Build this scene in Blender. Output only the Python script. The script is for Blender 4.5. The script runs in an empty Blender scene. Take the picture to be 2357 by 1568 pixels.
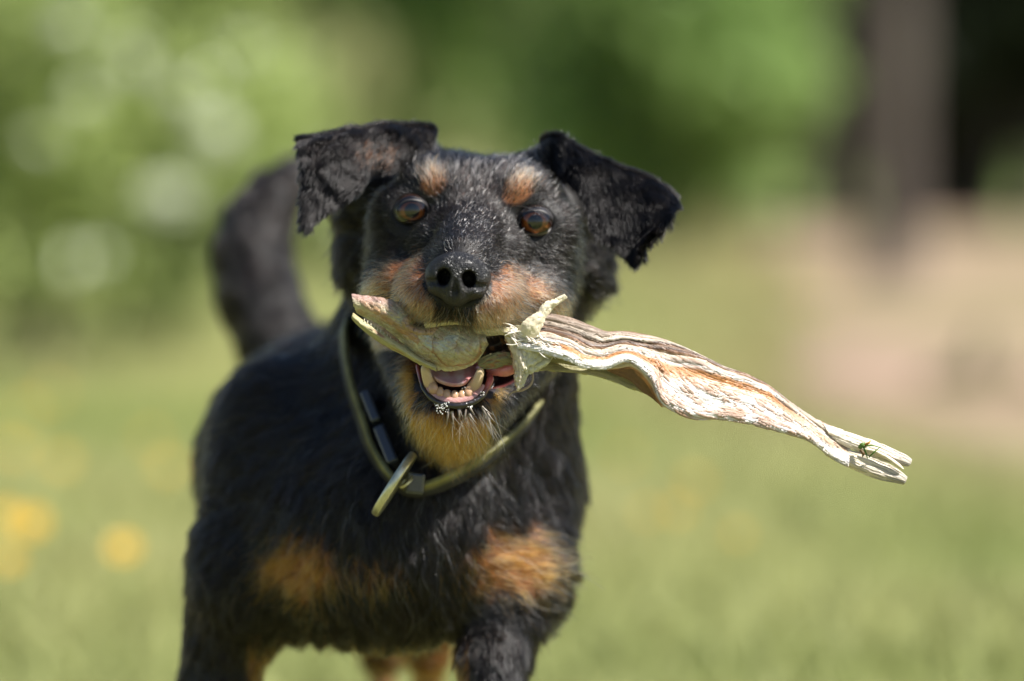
import bpy, math, numpy as np
from mathutils import Vector, Matrix
from mathutils.kdtree import KDTree
rng = np.random.default_rng(7)
SC = bpy.context.scene

# ------------------------------------------------------------------ camera
S = 0.55 / 2356.0                 # metres per unit at the plane of the dog's face
DP = 135.0 / 36.0 * 2356.0        # distance of that plane in the same units
PITCH = math.radians(2.5)
CAM = np.array([0.0, 0.0, 0.45])
cam = bpy.data.cameras.new('camera'); camo = bpy.data.objects.new('camera', cam)
SC.collection.objects.link(camo); SC.camera = camo
camo.location = CAM; camo.rotation_euler = (math.radians(90) - PITCH, 0, 0)
cam.lens = 135; cam.sensor_width = 36; cam.clip_start = 0.05; cam.clip_end = 500
cam.dof.use_dof = True; cam.dof.focus_distance = S * (DP - 40); cam.dof.aperture_fstop = 2.65
cam.dof.aperture_blades = 0

# ------------------------------------------------------------------ light
SUN = np.array([0.56, -0.28, 0.78]); SUN /= np.linalg.norm(SUN)
w = bpy.data.worlds.new('World'); SC.world = w; w.use_nodes = True
nt = w.node_tree; bg = nt.nodes['Background']
sky = nt.nodes.new('ShaderNodeTexSky'); sky.sky_type = 'NISHITA'; sky.sun_disc = False
sky.sun_elevation = math.asin(SUN[2]); sky.sun_rotation = math.atan2(SUN[0], SUN[1])
sky.air_density = 1.0; sky.dust_density = 0.8; sky.ozone_density = 1.5
nt.links.new(sky.outputs[0], bg.inputs[0]); bg.inputs[1].default_value = 0.06
sun = bpy.data.lights.new('sun', 'SUN'); sun.energy = 5.0; sun.angle = math.radians(0.53); sun.color = (1.0, 0.96, 0.90)
suno = bpy.data.objects.new('sun', sun); SC.collection.objects.link(suno)
suno.rotation_euler = Vector(SUN).to_track_quat('Z', 'Y').to_euler()
SC.view_settings.view_transform = 'Standard'; SC.view_settings.look = 'None'
SC.view_settings.exposure = 1.0; SC.view_settings.gamma = 1.0; SC.view_settings.use_curve_mapping = False
SC.render.engine = 'CYCLES'
SC.cycles.use_denoising = True
SC.cycles.max_bounces = 8; SC.cycles.transparent_max_bounces = 8
SC.cycles.sample_clamp_indirect = 4.0
SC.cycles_curves.shape = 'RIBBONS'

# ------------------------------------------------------------------ frames
FW = np.array([0, math.cos(PITCH), -math.sin(PITCH)]); UP = np.array([0, math.sin(PITCH), math.cos(PITCH)]); RT = np.array([1.0, 0, 0])
BM = np.stack([RT, FW, UP])       # rows: local x, depth, z
def W(p):
    p = np.asarray(p, float); q = p + np.array([0, DP, 0]); return CAM + S * (q @ BM)
def Linv(pw):
    return ((np.asarray(pw, float) - CAM) @ BM.T) / S - np.array([0, DP, 0])
def P(px, py, d=0.0):             # a place in the dog's frame
    k = 1 + d / DP; return np.array([(px - 1178) * k, d, (784 - py) * k])
def PL(lst): return np.array([P(*q) for q in lst])
def G(px, d, up=0.0):             # a point `up` metres above the ground
    k = 1 + d / DP; p = P(px, 784, d); wz = W(p)[2]; p[2] += (up - wz) / S / math.cos(PITCH); return p
H0 = P(1087, 495, 150)
ro, ya = math.radians(5.3), math.radians(3.5)
def _roll(v): x, y, z = v; return np.array([x * math.cos(ro) + z * math.sin(ro), y, -x * math.sin(ro) + z * math.cos(ro)])
HU = _roll((math.cos(ya), -math.sin(ya), 0)); HV = _roll((0, 0, -1.0)); HW = _roll((math.sin(ya), math.cos(ya), 0))
HM = np.stack([HU, HV, HW])
def H(u, v, w): return H0 + u * HU + v * HV + (w - 150) * HW
def Hinv(p): q = (np.asarray(p) - H0) @ HM.T; q[..., 2] += 150; return q
def HD(u, v, w): return u * HU + v * HV + w * HW

# ------------------------------------------------------------------ noise
def _hash(i, j, k, seed):
    h = (i.astype(np.int64) * 374761393 + j.astype(np.int64) * 668265263 + k.astype(np.int64) * 2147483647 + seed * 974634777) & 0xffffffff
    h = ((h ^ (h >> 13)) * 1274126177) & 0xffffffff
    return ((h ^ (h >> 16)) & 0xffff) / 65535.0
def noise(p, sc=1.0, seed=0, octs=2):
    p = np.asarray(p, float) * sc; out = 0; amp = 1; tot = 0
    for o in range(octs):
        q = p * 2 ** o; f = np.floor(q); t = q - f; t = t * t * (3 - 2 * t); i = f.astype(np.int64)
        r = 0
        for a in (0, 1):
            for b in (0, 1):
                for c in (0, 1):
                    wgt = (t[..., 0] if a else 1 - t[..., 0]) * (t[..., 1] if b else 1 - t[..., 1]) * (t[..., 2] if c else 1 - t[..., 2])
                    r = r + wgt * _hash(i[..., 0] + a, i[..., 1] + b, i[..., 2] + c, seed + o * 17)
        out = out + amp * (r - .5) * 2; tot += amp; amp *= .5
    return out / tot
def smooth(e0, e1, x): t = np.clip((x - e0) / (e1 - e0), 0, 1); return t * t * (3 - 2 * t)
def mixc(a, b, t): return a * (1 - t[..., None]) + b * t[..., None]
def nrm(v): return v / np.maximum(np.linalg.norm(v, axis=-1, keepdims=True), 1e-9)

# ------------------------------------------------------------------ objects
COL = SC.collection
def link(o, parent=None):
    COL.objects.link(o)
    if parent: o.parent = parent
    return o
def tag(o, label=None, cat=None, group=None, kind=None):
    for k, v in (('label', label), ('category', cat), ('group', group), ('kind', kind)):
        if v: o[k] = v
    return o
def empty(name, loc, label, cat, group=None):
    o = bpy.data.objects.new(name, None); link(o); o.location = loc; o.empty_display_size = .05
    o.matrix_world = Matrix.Translation(Vector(loc)); return tag(o, label, cat, group)
def mesh(name, v, f, mat, parent=None, col=None, smoothed=True, world=False):
    """v in the dog's frame (or in world metres), f faces; colours per vertex"""
    v = np.asarray(v, float)
    if not world: v = W(v)
    if parent is not None: v = v - np.array(parent.matrix_world.translation)
    me = bpy.data.meshes.new(name)
    if isinstance(f, np.ndarray):
        n, m = f.shape
        me.vertices.add(len(v)); me.vertices.foreach_set('co', v.astype(np.float32).ravel())
        me.loops.add(n * m); me.loops.foreach_set('vertex_index', f.astype(np.int32).ravel())
        me.polygons.add(n); me.polygons.foreach_set('loop_start', np.arange(0, n * m, m, dtype=np.int32))
        me.polygons.foreach_set('loop_total', np.full(n, m, np.int32)); me.update(calc_edges=True); me.validate()
    else:
        me.from_pydata([tuple(x) for x in v], [], [tuple(int(i) for i in x) for x in f])
    if smoothed: me.polygons.foreach_set('use_smooth', np.ones(len(me.polygons), bool))
    if col is not None:
        c = np.ones((len(v), 4), np.float32); c[:, :3] = col
        a = me.color_attributes.new('col', 'FLOAT_COLOR', 'POINT'); a.data.foreach_set('color', c.ravel())
    me.materials.append(mat)
    o = bpy.data.objects.new(name, me); link(o)
    if parent is not None:
        o.parent = parent
    return o
def attach(o, parent):            # part under another part at the same origin
    o.parent = parent; return o

def mat(name, color=(.5, .5, .5), rough=.6, attr=False, spec=.5, coat=0, sss=0, bump=None, noise_amt=0, noise_scale=200, metal=0, trans=0, coat_rough=.05, ssr=None, sheen=0):
    m = bpy.data.materials.new(name); m.use_nodes = True; n = m.node_tree.nodes; l = m.node_tree.links; b = n['Principled BSDF']
    b.inputs['Roughness'].default_value = rough; b.inputs['Specular IOR Level'].default_value = spec
    b.inputs['Coat Weight'].default_value = coat; b.inputs['Coat Roughness'].default_value = coat_rough; b.inputs['Metallic'].default_value = metal
    b.inputs['Sheen Weight'].default_value = sheen
    if sss:
        b.inputs['Subsurface Weight'].default_value = sss; b.inputs['Subsurface Radius'].default_value = ssr or (1, .4, .2); b.inputs['Subsurface Scale'].default_value = .002
    if attr:
        a = n.new('ShaderNodeAttribute'); a.attribute_name = 'col'; src = a.outputs['Color']
    else:
        a = n.new('ShaderNodeRGB'); a.outputs[0].default_value = (*color, 1); src = a.outputs[0]
    tc = n.new('ShaderNodeTexCoord')
    if noise_amt:
        t = n.new('ShaderNodeTexNoise'); t.inputs['Scale'].default_value = noise_scale; t.inputs['Detail'].default_value = 5
        l.new(tc.outputs['Object'], t.inputs['Vector'])
        mr = n.new('ShaderNodeMapRange'); mr.inputs['From Min'].default_value = .25; mr.inputs['From Max'].default_value = .75
        mr.inputs['To Min'].default_value = 1 - noise_amt; mr.inputs['To Max'].default_value = 1 + noise_amt
        l.new(t.outputs['Fac'], mr.inputs['Value'])
        mx = n.new('ShaderNodeVectorMath'); mx.operation = 'SCALE'; l.new(src, mx.inputs[0]); l.new(mr.outputs[0], mx.inputs['Scale']); src = mx.outputs[0]
    l.new(src, b.inputs['Base Color'])
    if bump:
        kind, sc, st, dist = bump
        if kind == 'voronoi':
            t = n.new('ShaderNodeTexVoronoi'); t.feature = 'DISTANCE_TO_EDGE'; out = t.outputs['Distance']
        else:
            t = n.new('ShaderNodeTexNoise'); t.inputs['Detail'].default_value = 4; out = t.outputs['Fac']
        t.inputs['Scale'].default_value = sc; l.new(tc.outputs['Object'], t.inputs['Vector'])
        bp = n.new('ShaderNodeBump'); bp.inputs['Strength'].default_value = st; bp.inputs['Distance'].default_value = dist
        if kind == 'voronoi':
            cr = n.new('ShaderNodeMapRange'); cr.inputs['From Max'].default_value = .25; l.new(out, cr.inputs['Value']); out = cr.outputs[0]
        l.new(out, bp.inputs['Height']); l.new(bp.outputs[0], b.inputs['Normal'])
    if trans:
        tr = n.new('ShaderNodeBsdfTranslucent'); l.new(src, tr.inputs[0]); ms = n.new('ShaderNodeMixShader'); ms.inputs[0].default_value = trans
        l.new(b.outputs[0], ms.inputs[1]); l.new(tr.outputs[0], ms.inputs[2]); l.new(ms.outputs[0], n['Material Output'].inputs[0])
    return m

# ------------------------------------------------------------------ implicit surfaces
class Field:
    def __init__(s, xs, ys, zs):
        s.x, s.y, s.z = xs, ys, zs; s.f = np.full((len(xs), len(ys), len(zs)), 1e3, np.float32)
    def box(s, lo, hi):
        sl = []
        for a, l, h in ((s.x, lo[0], hi[0]), (s.y, lo[1], hi[1]), (s.z, lo[2], hi[2])):
            sl.append(slice(max(np.searchsorted(a, l) - 1, 0), min(np.searchsorted(a, h) + 1, len(a))))
        return tuple(sl)
    def pts(s, sl):
        X, Y, Z = np.meshgrid(s.x[sl[0]], s.y[sl[1]], s.z[sl[2]], indexing='ij'); return np.stack([X, Y, Z], -1)
    def comb(s, sl, d, k, mode):
        a = s.f[sl]
        if mode == 'add':
            h = np.maximum(k - np.abs(a - d), 0) / k; s.f[sl] = np.minimum(a, d) - h * h * k * .25
        else:
            d = -d; h = np.maximum(k - np.abs(a - d), 0) / k; s.f[sl] = np.maximum(a, d) + h * h * k * .25
    def ell(s, c, r, k=30, mode='add', M=None):
        c = np.asarray(c, float); r = np.asarray(r, float); R = max(r) + k * 1.2 + 20
        if M is None: ext = r + k * 1.2 + 20
        else: ext = np.sqrt(((M.T * r) ** 2).sum(1)) + k * 1.2 + 20
        sl = s.box(c - ext, c + ext); q = s.pts(sl) - c
        if q.size == 0: return
        if M is not None: q = q @ M.T
        k0 = np.linalg.norm(q / r, axis=-1); k1 = np.linalg.norm(q / r ** 2, axis=-1)
        s.comb(sl, (k0 * (k0 - 1) / np.maximum(k1, 1e-6)).astype(np.float32), k, mode)
    def cone(s, a, ra, b, rb, k=30, mode='add'):
        a = np.asarray(a, float); b = np.asarray(b, float); R = max(ra, rb) + k * 1.2 + 20
        sl = s.box(np.minimum(a, b) - R, np.maximum(a, b) + R); q = s.pts(sl)
        if q.size == 0: return
        ab = b - a; t = np.clip(((q - a) @ ab) / (ab @ ab), 0, 1)
        d = np.linalg.norm(q - a - t[..., None] * ab, axis=-1) - (ra + (rb - ra) * t)
        s.comb(sl, d.astype(np.float32), k, mode)
    def net(s):
        f = s.f; n = f < 0
        cs = [(a, b, c) for a in (0, 1) for b in (0, 1) for c in (0, 1)]
        sh = tuple(x - 1 for x in f.shape); cnt = np.zeros(sh, np.int8)
        for a, b, c in cs: cnt += n[a:sh[0] + a, b:sh[1] + b, c:sh[2] + c]
        act = (cnt > 0) & (cnt < 8); I = np.argwhere(act); idx = np.full(sh, -1, np.int64); idx[act] = np.arange(len(I))
        vals = np.stack([f[I[:, 0] + a, I[:, 1] + b, I[:, 2] + c] for a, b, c in cs], 1)
        pos = np.stack([np.stack([s.x[I[:, 0] + a], s.y[I[:, 1] + b], s.z[I[:, 2] + c]], 1) for a, b, c in cs], 1)
        V = np.zeros((len(I), 3)); Wt = np.zeros(len(I))
        for i in range(8):
            for j in range(i + 1, 8):
                if sum(abs(x - y) for x, y in zip(cs[i], cs[j])) != 1: continue
                va, vb = vals[:, i], vals[:, j]; m = (va < 0) != (vb < 0); t = np.where(m, va / np.where(m, va - vb, 1), 0)
                V += (pos[:, i] + t[:, None] * (pos[:, j] - pos[:, i])) * m[:, None]; Wt += m
        V /= Wt[:, None]
        Q = []
        for ax in range(3):
            lo = [slice(1, -1)] * 3; hi = [slice(1, -1)] * 3; lo[ax] = slice(0, -1); hi[ax] = slice(1, None)
            a = n[tuple(lo)]; b = n[tuple(hi)]; E = np.argwhere(a != b); flip = a[E[:, 0], E[:, 1], E[:, 2]]
            off = np.ones(3, int); off[ax] = 0; E = E + off
            o1, o2 = [x for x in range(3) if x != ax]
            d1 = np.zeros(3, int); d1[o1] = 1; d2 = np.zeros(3, int); d2[o2] = 1
            g = lambda e: idx[e[:, 0], e[:, 1], e[:, 2]]
            q = np.stack([g(E - d1 - d2), g(E - d2), g(E), g(E - d1)], 1)
            if ax == 1: flip = ~flip
            q[~flip] = q[~flip][:, ::-1]; Q.append(q)
        Q = np.concatenate(Q); Q = Q[(Q >= 0).all(1)]
        return V, Q
def normals(V, F):
    N = np.zeros_like(V); fn = np.cross(V[F[:, 2]] - V[F[:, 0]], V[F[:, 3 if F.shape[1] > 3 else 1]] - V[F[:, 1 if F.shape[1] > 3 else 0]])
    if F.shape[1] == 3: fn = np.cross(V[F[:, 1]] - V[F[:, 0]], V[F[:, 2]] - V[F[:, 0]])
    for i in range(F.shape[1]): np.add.at(N, F[:, i], fn)
    return nrm(N)
def axis(segs):                   # piecewise spacing: (start, step), ... , end
    out = []
    for (a, st), (b, _) in zip(segs[:-1], segs[1:]): out.append(np.arange(a, b - st * .25, st))
    return np.concatenate(out + [[segs[-1][0]]])

# ------------------------------------------------------------------ lofts
def cr(P_, n, closed=False):
    P_ = np.asarray(P_, float); m = len(P_)
    t = np.linspace(0, m if closed else m - 1, n, endpoint=not closed); i = np.floor(t).astype(int)
    if not closed: i = np.minimum(i, m - 2)
    f = (t - i).reshape((-1,) + (1,) * (P_.ndim - 1))
    g = (lambda j: P_[j % m]) if closed else (lambda j: P_[np.clip(j, 0, m - 1)])
    a, b, c, d = g(i - 1), g(i), g(i + 1), g(i + 2)
    return .5 * (2 * b + (c - a) * f + (2 * a - 5 * b + 4 * c - d) * f ** 2 + (3 * b - a - 3 * c + d) * f ** 3)
def grid_faces(nu, nv, cu=False, cv=False):
    I, J = np.meshgrid(np.arange(nu if cu else nu - 1), np.arange(nv if cv else nv - 1), indexing='ij')
    I, J = I.ravel(), J.ravel(); I2, J2 = (I + 1) % nu, (J + 1) % nv
    return np.stack([I * nv + J, I2 * nv + J, I2 * nv + J2, I * nv + J2], 1)
def tube(path, rad, n=60, seg=12, closed=False, squash=(1, 1), ref=(0, 1, 0), cap=True):
    c = cr(path, n, closed); r = cr(np.asarray(rad, float), n, closed) if np.ndim(rad) else np.full(n, rad)
    if np.ndim(r) == 1: r = np.stack([r, r], 1)
    T = nrm(np.roll(c, -1, 0) - np.roll(c, 1, 0)) if closed else nrm(np.gradient(c, axis=0))
    ref = np.asarray(ref, float); B = nrm(np.cross(T, ref)); N = np.cross(B, T)
    th = np.linspace(0, 2 * np.pi, seg, endpoint=False)
    V = c[:, None] + B[:, None] * (np.cos(th)[None, :, None] * r[:, None, 0:1] * squash[0]) + N[:, None] * (np.sin(th)[None, :, None] * r[:, None, 1:2] * squash[1])
    F = grid_faces(n, seg, closed, True).tolist(); V = V.reshape(-1, 3)
    if cap and not closed: F += [list(range(seg))[::-1], [(n - 1) * seg + i for i in range(seg)]]
    return V, F
def patch(rows, nu, nv, thick=0, bulge=0):
    """rows[station][rail] = (px,py,d); returns top grid in the dog's frame"""
    A = np.array([[P(*q) for q in r] for r in rows]); A = cr(A, nu); A = np.swapaxes(cr(np.swapaxes(A, 0, 1), nv), 0, 1)
    return A
def gridnorm(A):
    N = np.cross(np.gradient(A, axis=0), np.gradient(A, axis=1)); return nrm(N)
def shell(A, thick, toward=(0, -1, 0)):
    """closed sheet with thickness from grid A (nu,nv,3); thickness may be an array"""
    nu, nv, _ = A.shape; N = gridnorm(A)
    if (N @ np.asarray(toward, float)).mean() < 0: N = -N; 
    e = np.ones((nu, nv)); 
    T = (np.asarray(thick) * e)[..., None]
    V = np.concatenate([(A + N * T * .5).reshape(-1, 3), (A - N * T * .5).reshape(-1, 3)]); n = nu * nv
    F = grid_faces(nu, nv); FB = F[:, ::-1] + n
    b = [i * nv for i in range(nu)] + [(nu - 1) * nv + j for j in range(1, nv)] + [i * nv + nv - 1 for i in range(nu - 2, -1, -1)] + [j for j in range(nv - 2, 0, -1)]
    b = np.array(b); b2 = np.roll(b, -1); side = np.stack([b, b + n, b2 + n, b2], 1)
    F = np.concatenate([F, FB, side])
    # orientation
    c = np.cross(V[F[0, 2]] - V[F[0, 0]], V[F[0, 3]] - V[F[0, 1]])
    if c @ N[0, 0] < 0: F = F[:, ::-1]
    return V, np.ascontiguousarray(F)
def ellmesh(c, r, nu=24, nv=16, M=None, fn=None):
    th = np.linspace(0, 2 * np.pi, nu, endpoint=False); ph = np.linspace(0.02, np.pi - .02, nv)
    T, F_ = np.meshgrid(th, ph, indexing='ij'); q = np.stack([np.cos(T) * np.sin(F_), np.sin(T) * np.sin(F_), np.cos(F_)], -1)
    if fn is not None: q = q * fn(q)[..., None]
    q = q * np.asarray(r); 
    if M is not None: q = q @ M
    V = (q + np.asarray(c)).reshape(-1, 3); F = grid_faces(nu, nv, True).tolist()
    F += [[i * nv for i in range(nu)][::-1], [i * nv + nv - 1 for i in range(nu)]]
    return V, [f[::-1] for f in F]

# ------------------------------------------------------------------ fur
def hairmat(name, rough=.32, radial=.4, coat=.0):
    m = bpy.data.materials.new(name); m.use_nodes = True; n = m.node_tree.nodes; l = m.node_tree.links
    n.remove(n['Principled BSDF']); h = n.new('ShaderNodeBsdfHairPrincipled'); h.parametrization = 'COLOR'
    h.inputs['Roughness'].default_value = rough; h.inputs['Radial Roughness'].default_value = radial; h.inputs['Random Roughness'].default_value = .2
    h.inputs['Coat'].default_value = coat; h.inputs['IOR'].default_value = 1.38
    a = n.new('ShaderNodeAttribute'); a.attribute_name = 'col'; l.new(a.outputs['Color'], h.inputs['Color']); l.new(h.outputs[0], n['Material Output'].inputs[0])
    return m
def hair_object(name, pts, rad, colr, material, parent):
    n, m, _ = pts.shape
    c = bpy.data.hair_curves.new(name); c.add_curves([m] * n)
    pw = W(pts.reshape(-1, 3)) - np.array(parent_origin(parent))
    c.attributes['position'].data.foreach_set('vector', pw.astype(np.float32).ravel())
    a = c.attributes.new('radius', 'FLOAT', 'POINT'); a.data.foreach_set('value', (rad * S).astype(np.float32).ravel())
    a = c.attributes.new('col', 'FLOAT_COLOR', 'CURVE'); cc = np.ones((n, 4), np.float32); cc[:, :3] = colr; a.data.foreach_set('color', cc.ravel())
    c.materials.append(material); o = bpy.data.objects.new(name, c); link(o); o.parent = parent; o['kind'] = 'stuff'
    return o
def parent_origin(o):
    while o.parent is not None: o = o.parent
    return o.location
def strands(root, N, flow, length, npt=5, lift=.55, wave=.12, clump_n=12, clump=.5, droop=.1, radius=.5, seed=1, tipr=.25):
    r = np.random.default_rng(seed); n = len(root); L = length[:, None]
    fl = flow - (flow * N).sum(1, keepdims=True) * N * .85; fl = nrm(fl + r.normal(0, .11, (n, 3)))
    li = np.asarray(lift) if np.ndim(lift) else np.full(n, lift); li = (li * r.uniform(.6, 1.4, n))[:, None]
    D0 = nrm(N * li * 1.3 + fl); D1 = nrm(N * li * .1 + fl + np.array([0, 0, -1.0]) * droop)
    t = np.linspace(0, 1, npt)[None, :, None]
    p = root[:, None] - N[:, None] * 1.5 + L[:, None] * (D0[:, None] * (t - t * t / 2) + D1[:, None] * t * t / 2)
    side = nrm(np.cross(D1, N)); ph = r.uniform(0, 6.28, (n, 1, 1)); fr = r.uniform(2, 5, (n, 1, 1))
    p = p + side[:, None] * (np.sin(ph + t * fr) - np.sin(ph)) * L[:, None] * wave * t
    if clump > 0 and n > clump_n * 3:
        g = r.choice(n, n // clump_n, replace=False); kd = KDTree(len(g))
        for i, q in enumerate(root[g]): kd.insert(q, i)
        kd.balance(); near = np.fromiter((kd.find(q)[1] for q in root), int, n)
        gi = g[near]; cl = clump * r.uniform(.3, 1.2, (n, 1, 1)); cl = np.clip(cl, 0, .95)
        rel = p[gi] - root[gi][:, None]; sc = (length / length[gi])[:, None, None]
        target = root[gi][:, None] + rel * np.minimum(sc, 1.4)
        p = p + (target - p) * cl * t ** 1.3
    rad = (np.asarray(radius) * np.ones(n))[:, None] * np.linspace(1, tipr, npt)[None]
    return p, rad
def scatter(V, Q, dens, n, seed=0):
    r = np.random.default_rng(seed); F = np.concatenate([Q[:, [0, 1, 2]], Q[:, [0, 2, 3]]])
    a, b, c = V[F[:, 0]], V[F[:, 1]], V[F[:, 2]]; ar = np.linalg.norm(np.cross(b - a, c - a), axis=1) * .5
    wt = ar * dens[F].mean(1); i = r.choice(len(F), n, p=wt / wt.sum()); u = r.random((n, 2)); u[u.sum(1) > 1] = 1 - u[u.sum(1) > 1]
    bar = np.stack([1 - u.sum(1), u[:, 0], u[:, 1]], 1)
    return F[i], bar

# ================================================================== THE DOG
def dog_origin():
    o = W(G(1000, 1300)); return (float(o[0]), float(o[1]), 0.0)
dog = empty('dog', dog_origin(), 'black and tan shaggy dog with folded ears trotting forward, dried fish in its open mouth', 'dog')

xs = axis([(-1150, 20), (-820, 10), (-460, 5), (270, 10), (520, 0)])
ys = axis([(-260, 5), (480, 12), (1100, 22), (3100, 0)])
zg = Linv((0, 2.3, -0.02))[2]
zs = axis([(-2150, 16), (-900, 9), (-340, 5), (500, 12), (760, 0)])
Fd = Field(xs, ys, zs)
# torso, back to front
E_, C_ = Fd.ell, Fd.cone
E_(P(770, 1085, 2050), (330, 330, 400)[0:3], 120)
E_(P(800, 1080, 1350), (400, 720, 375), 160)
E_(P(930, 1120, 820), (455, 420, 330), 120)
C_(P(640, 960, 800), 150, P(600, 1330, 660), 155, 90)       # shoulder, viewer's left
C_(P(1170, 960, 700), 130, P(1195, 1310, 540), 125, 90)     # shoulder, viewer's right
E_(P(945, 1215, 520), (262, 235, 284), 90)
E_(P(815, 1285, 600), (235, 220, 215), 80)
E_(P(900, 1180, 780), (360, 400, 250), 90)
# neck
C_(P(1075, 590, 640), 225, P(990, 900, 800), 300, 90)
C_(P(1055, 820, 430), 165, P(1010, 1080, 560), 230, 90)
C_(P(1200, 700, 560), 150, P(1150, 1000, 640), 160, 90)
# legs
C_(P(570, 1290, 680), 140, P(502, 1580, 700), 92, 60); C_(P(502, 1580, 700), 92, G(505, 680, .06), 44, 30); C_(G(505, 680, .05), 46, G(500, 600, .025), 52, 20)
E_(G(500, 570, .02), (62, 85, 42), 20)
C_(P(1190, 1310, 540), 116, P(1135, 1520, 430), 80, 60); C_(P(1135, 1520, 430), 84, G(1150, 330, .13), 55, 30); C_(G(1150, 330, .13), 52, G(1150, 450, .04), 44, 30)
E_(G(1150, 410, .045), (58, 80, 42), 20)
C_(P(840, 1250, 2050), 190, P(878, 1500, 2180), 62, 60); C_(P(878, 1500, 2180), 58, G(880, 2350, .12), 40, 30); C_(G(880, 2350, .12), 38, G(880, 2250, .03), 40, 20); E_(G(880, 2200, .02), (52, 80, 36), 20)
C_(P(960, 1250, 1750), 170, P(985, 1500, 1850), 62, 60); C_(P(985, 1500, 1850), 58, G(985, 2020, .12), 40, 30); C_(G(985, 2020, .12), 38, G(985, 1900, .03), 40, 20); E_(G(985, 1860, .02), (52, 80, 36), 20)
# tail
tp = [(705, 900, 2250, 116), (640, 790, 2330, 114), (598, 690, 2380, 116), (578, 600, 2420, 112), (592, 525, 2460, 100), (628, 460, 2500, 80), (672, 405, 2540, 54)]
for a, b in zip(tp[:-1], tp[1:]): C_(P(*a[:3]), a[3], P(*b[:3]), b[3], 30)
# skull
def HE(c, r, k=30, mode='add'): Fd.ell(H(*c), (r[0], r[1], r[2]), k, mode, M=HM)
def HC(a, ra, b, rb, k=30, mode='add'): Fd.cone(H(*a), ra, H(*b), rb, k, mode)
HE((0, 15, 430), (232, 160, 265), 50)
HE((-75, -40, 330), (120, 100, 165), 40); HE((75, -40, 330), (120, 100, 165), 40)
for s in (-1, 1):
    HE((s * 152, 4, 222), (84, 66, 62), 30)                  # flesh round the eye
    HE((s * 108, -62, 226), (70, 52, 62), 30)                # brow
    HE((s * 98, 72, 168), (46, 56, 66), 34)
    HE((s * 172, 95, 330), (76, 125, 160), 50)               # cheek
    HE((s * 150, 60, 250), (66, 50, 70), 36)                 # below the eye
    HE((s * 140, 180, 190), (92, 68, 150), 40)               # back lip
    HE((s * 66, 188, 20), (84, 62, 125), 34)                 # flews
    HE((s * 48, 200, -68), (66, 46, 52), 26)                 # muzzle front
    HC((s * 60, 440, 120), 55, (s * 150, 260, 420), 95, 40)  # lower jaw
HC((0, 10, 250), 92, (0, 112, -55), 60, 40)                  # bridge
HE((0, 150, 60), (125, 75, 140), 40)
HE((0, 150, -75), (66, 52, 60), 24)
HE((0, 455, 80), (76, 60, 80), 40)                           # chin
HC((0, 470, 160), 80, (0, 420, 450), 140, 50)                # throat
E_(P(858, 455, 520), (98, 120, 120), 40); E_(P(842, 590, 540), (70, 120, 110), 40)      # ruff beside the cheeks
E_(P(1330, 470, 500), (72, 120, 120), 40); E_(P(1345, 600, 540), (66, 120, 105), 40)
C_(P(1000, 400, 420), 60, P(940, 335, 345), 34, 30); C_(P(1225, 400, 420), 60, P(1285, 362, 335), 34, 30)   # ear roots
# openings
MC, MR = (0, 338, 90), (104, 92, 250)
HE(MC, MR, 12, 'sub'); HE((70, 320, 120), (95, 78, 190), 16, 'sub')
HE((0, 290, -40), (135, 42, 130), 14, 'sub')
EYE = [(-146, 2, 188), (146, 2, 188)]; ER = 45
for e in EYE: HE((e[0], e[1] - 1, e[2] - 22), (41, 31, 50), 10, 'sub')
HE((0, 158, -128), (56, 52, 50), 10, 'sub')
BV, BQ = Fd.net(); Bf = None
BN = normals(BV, BQ)
BH = Hinv(BV)

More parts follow.
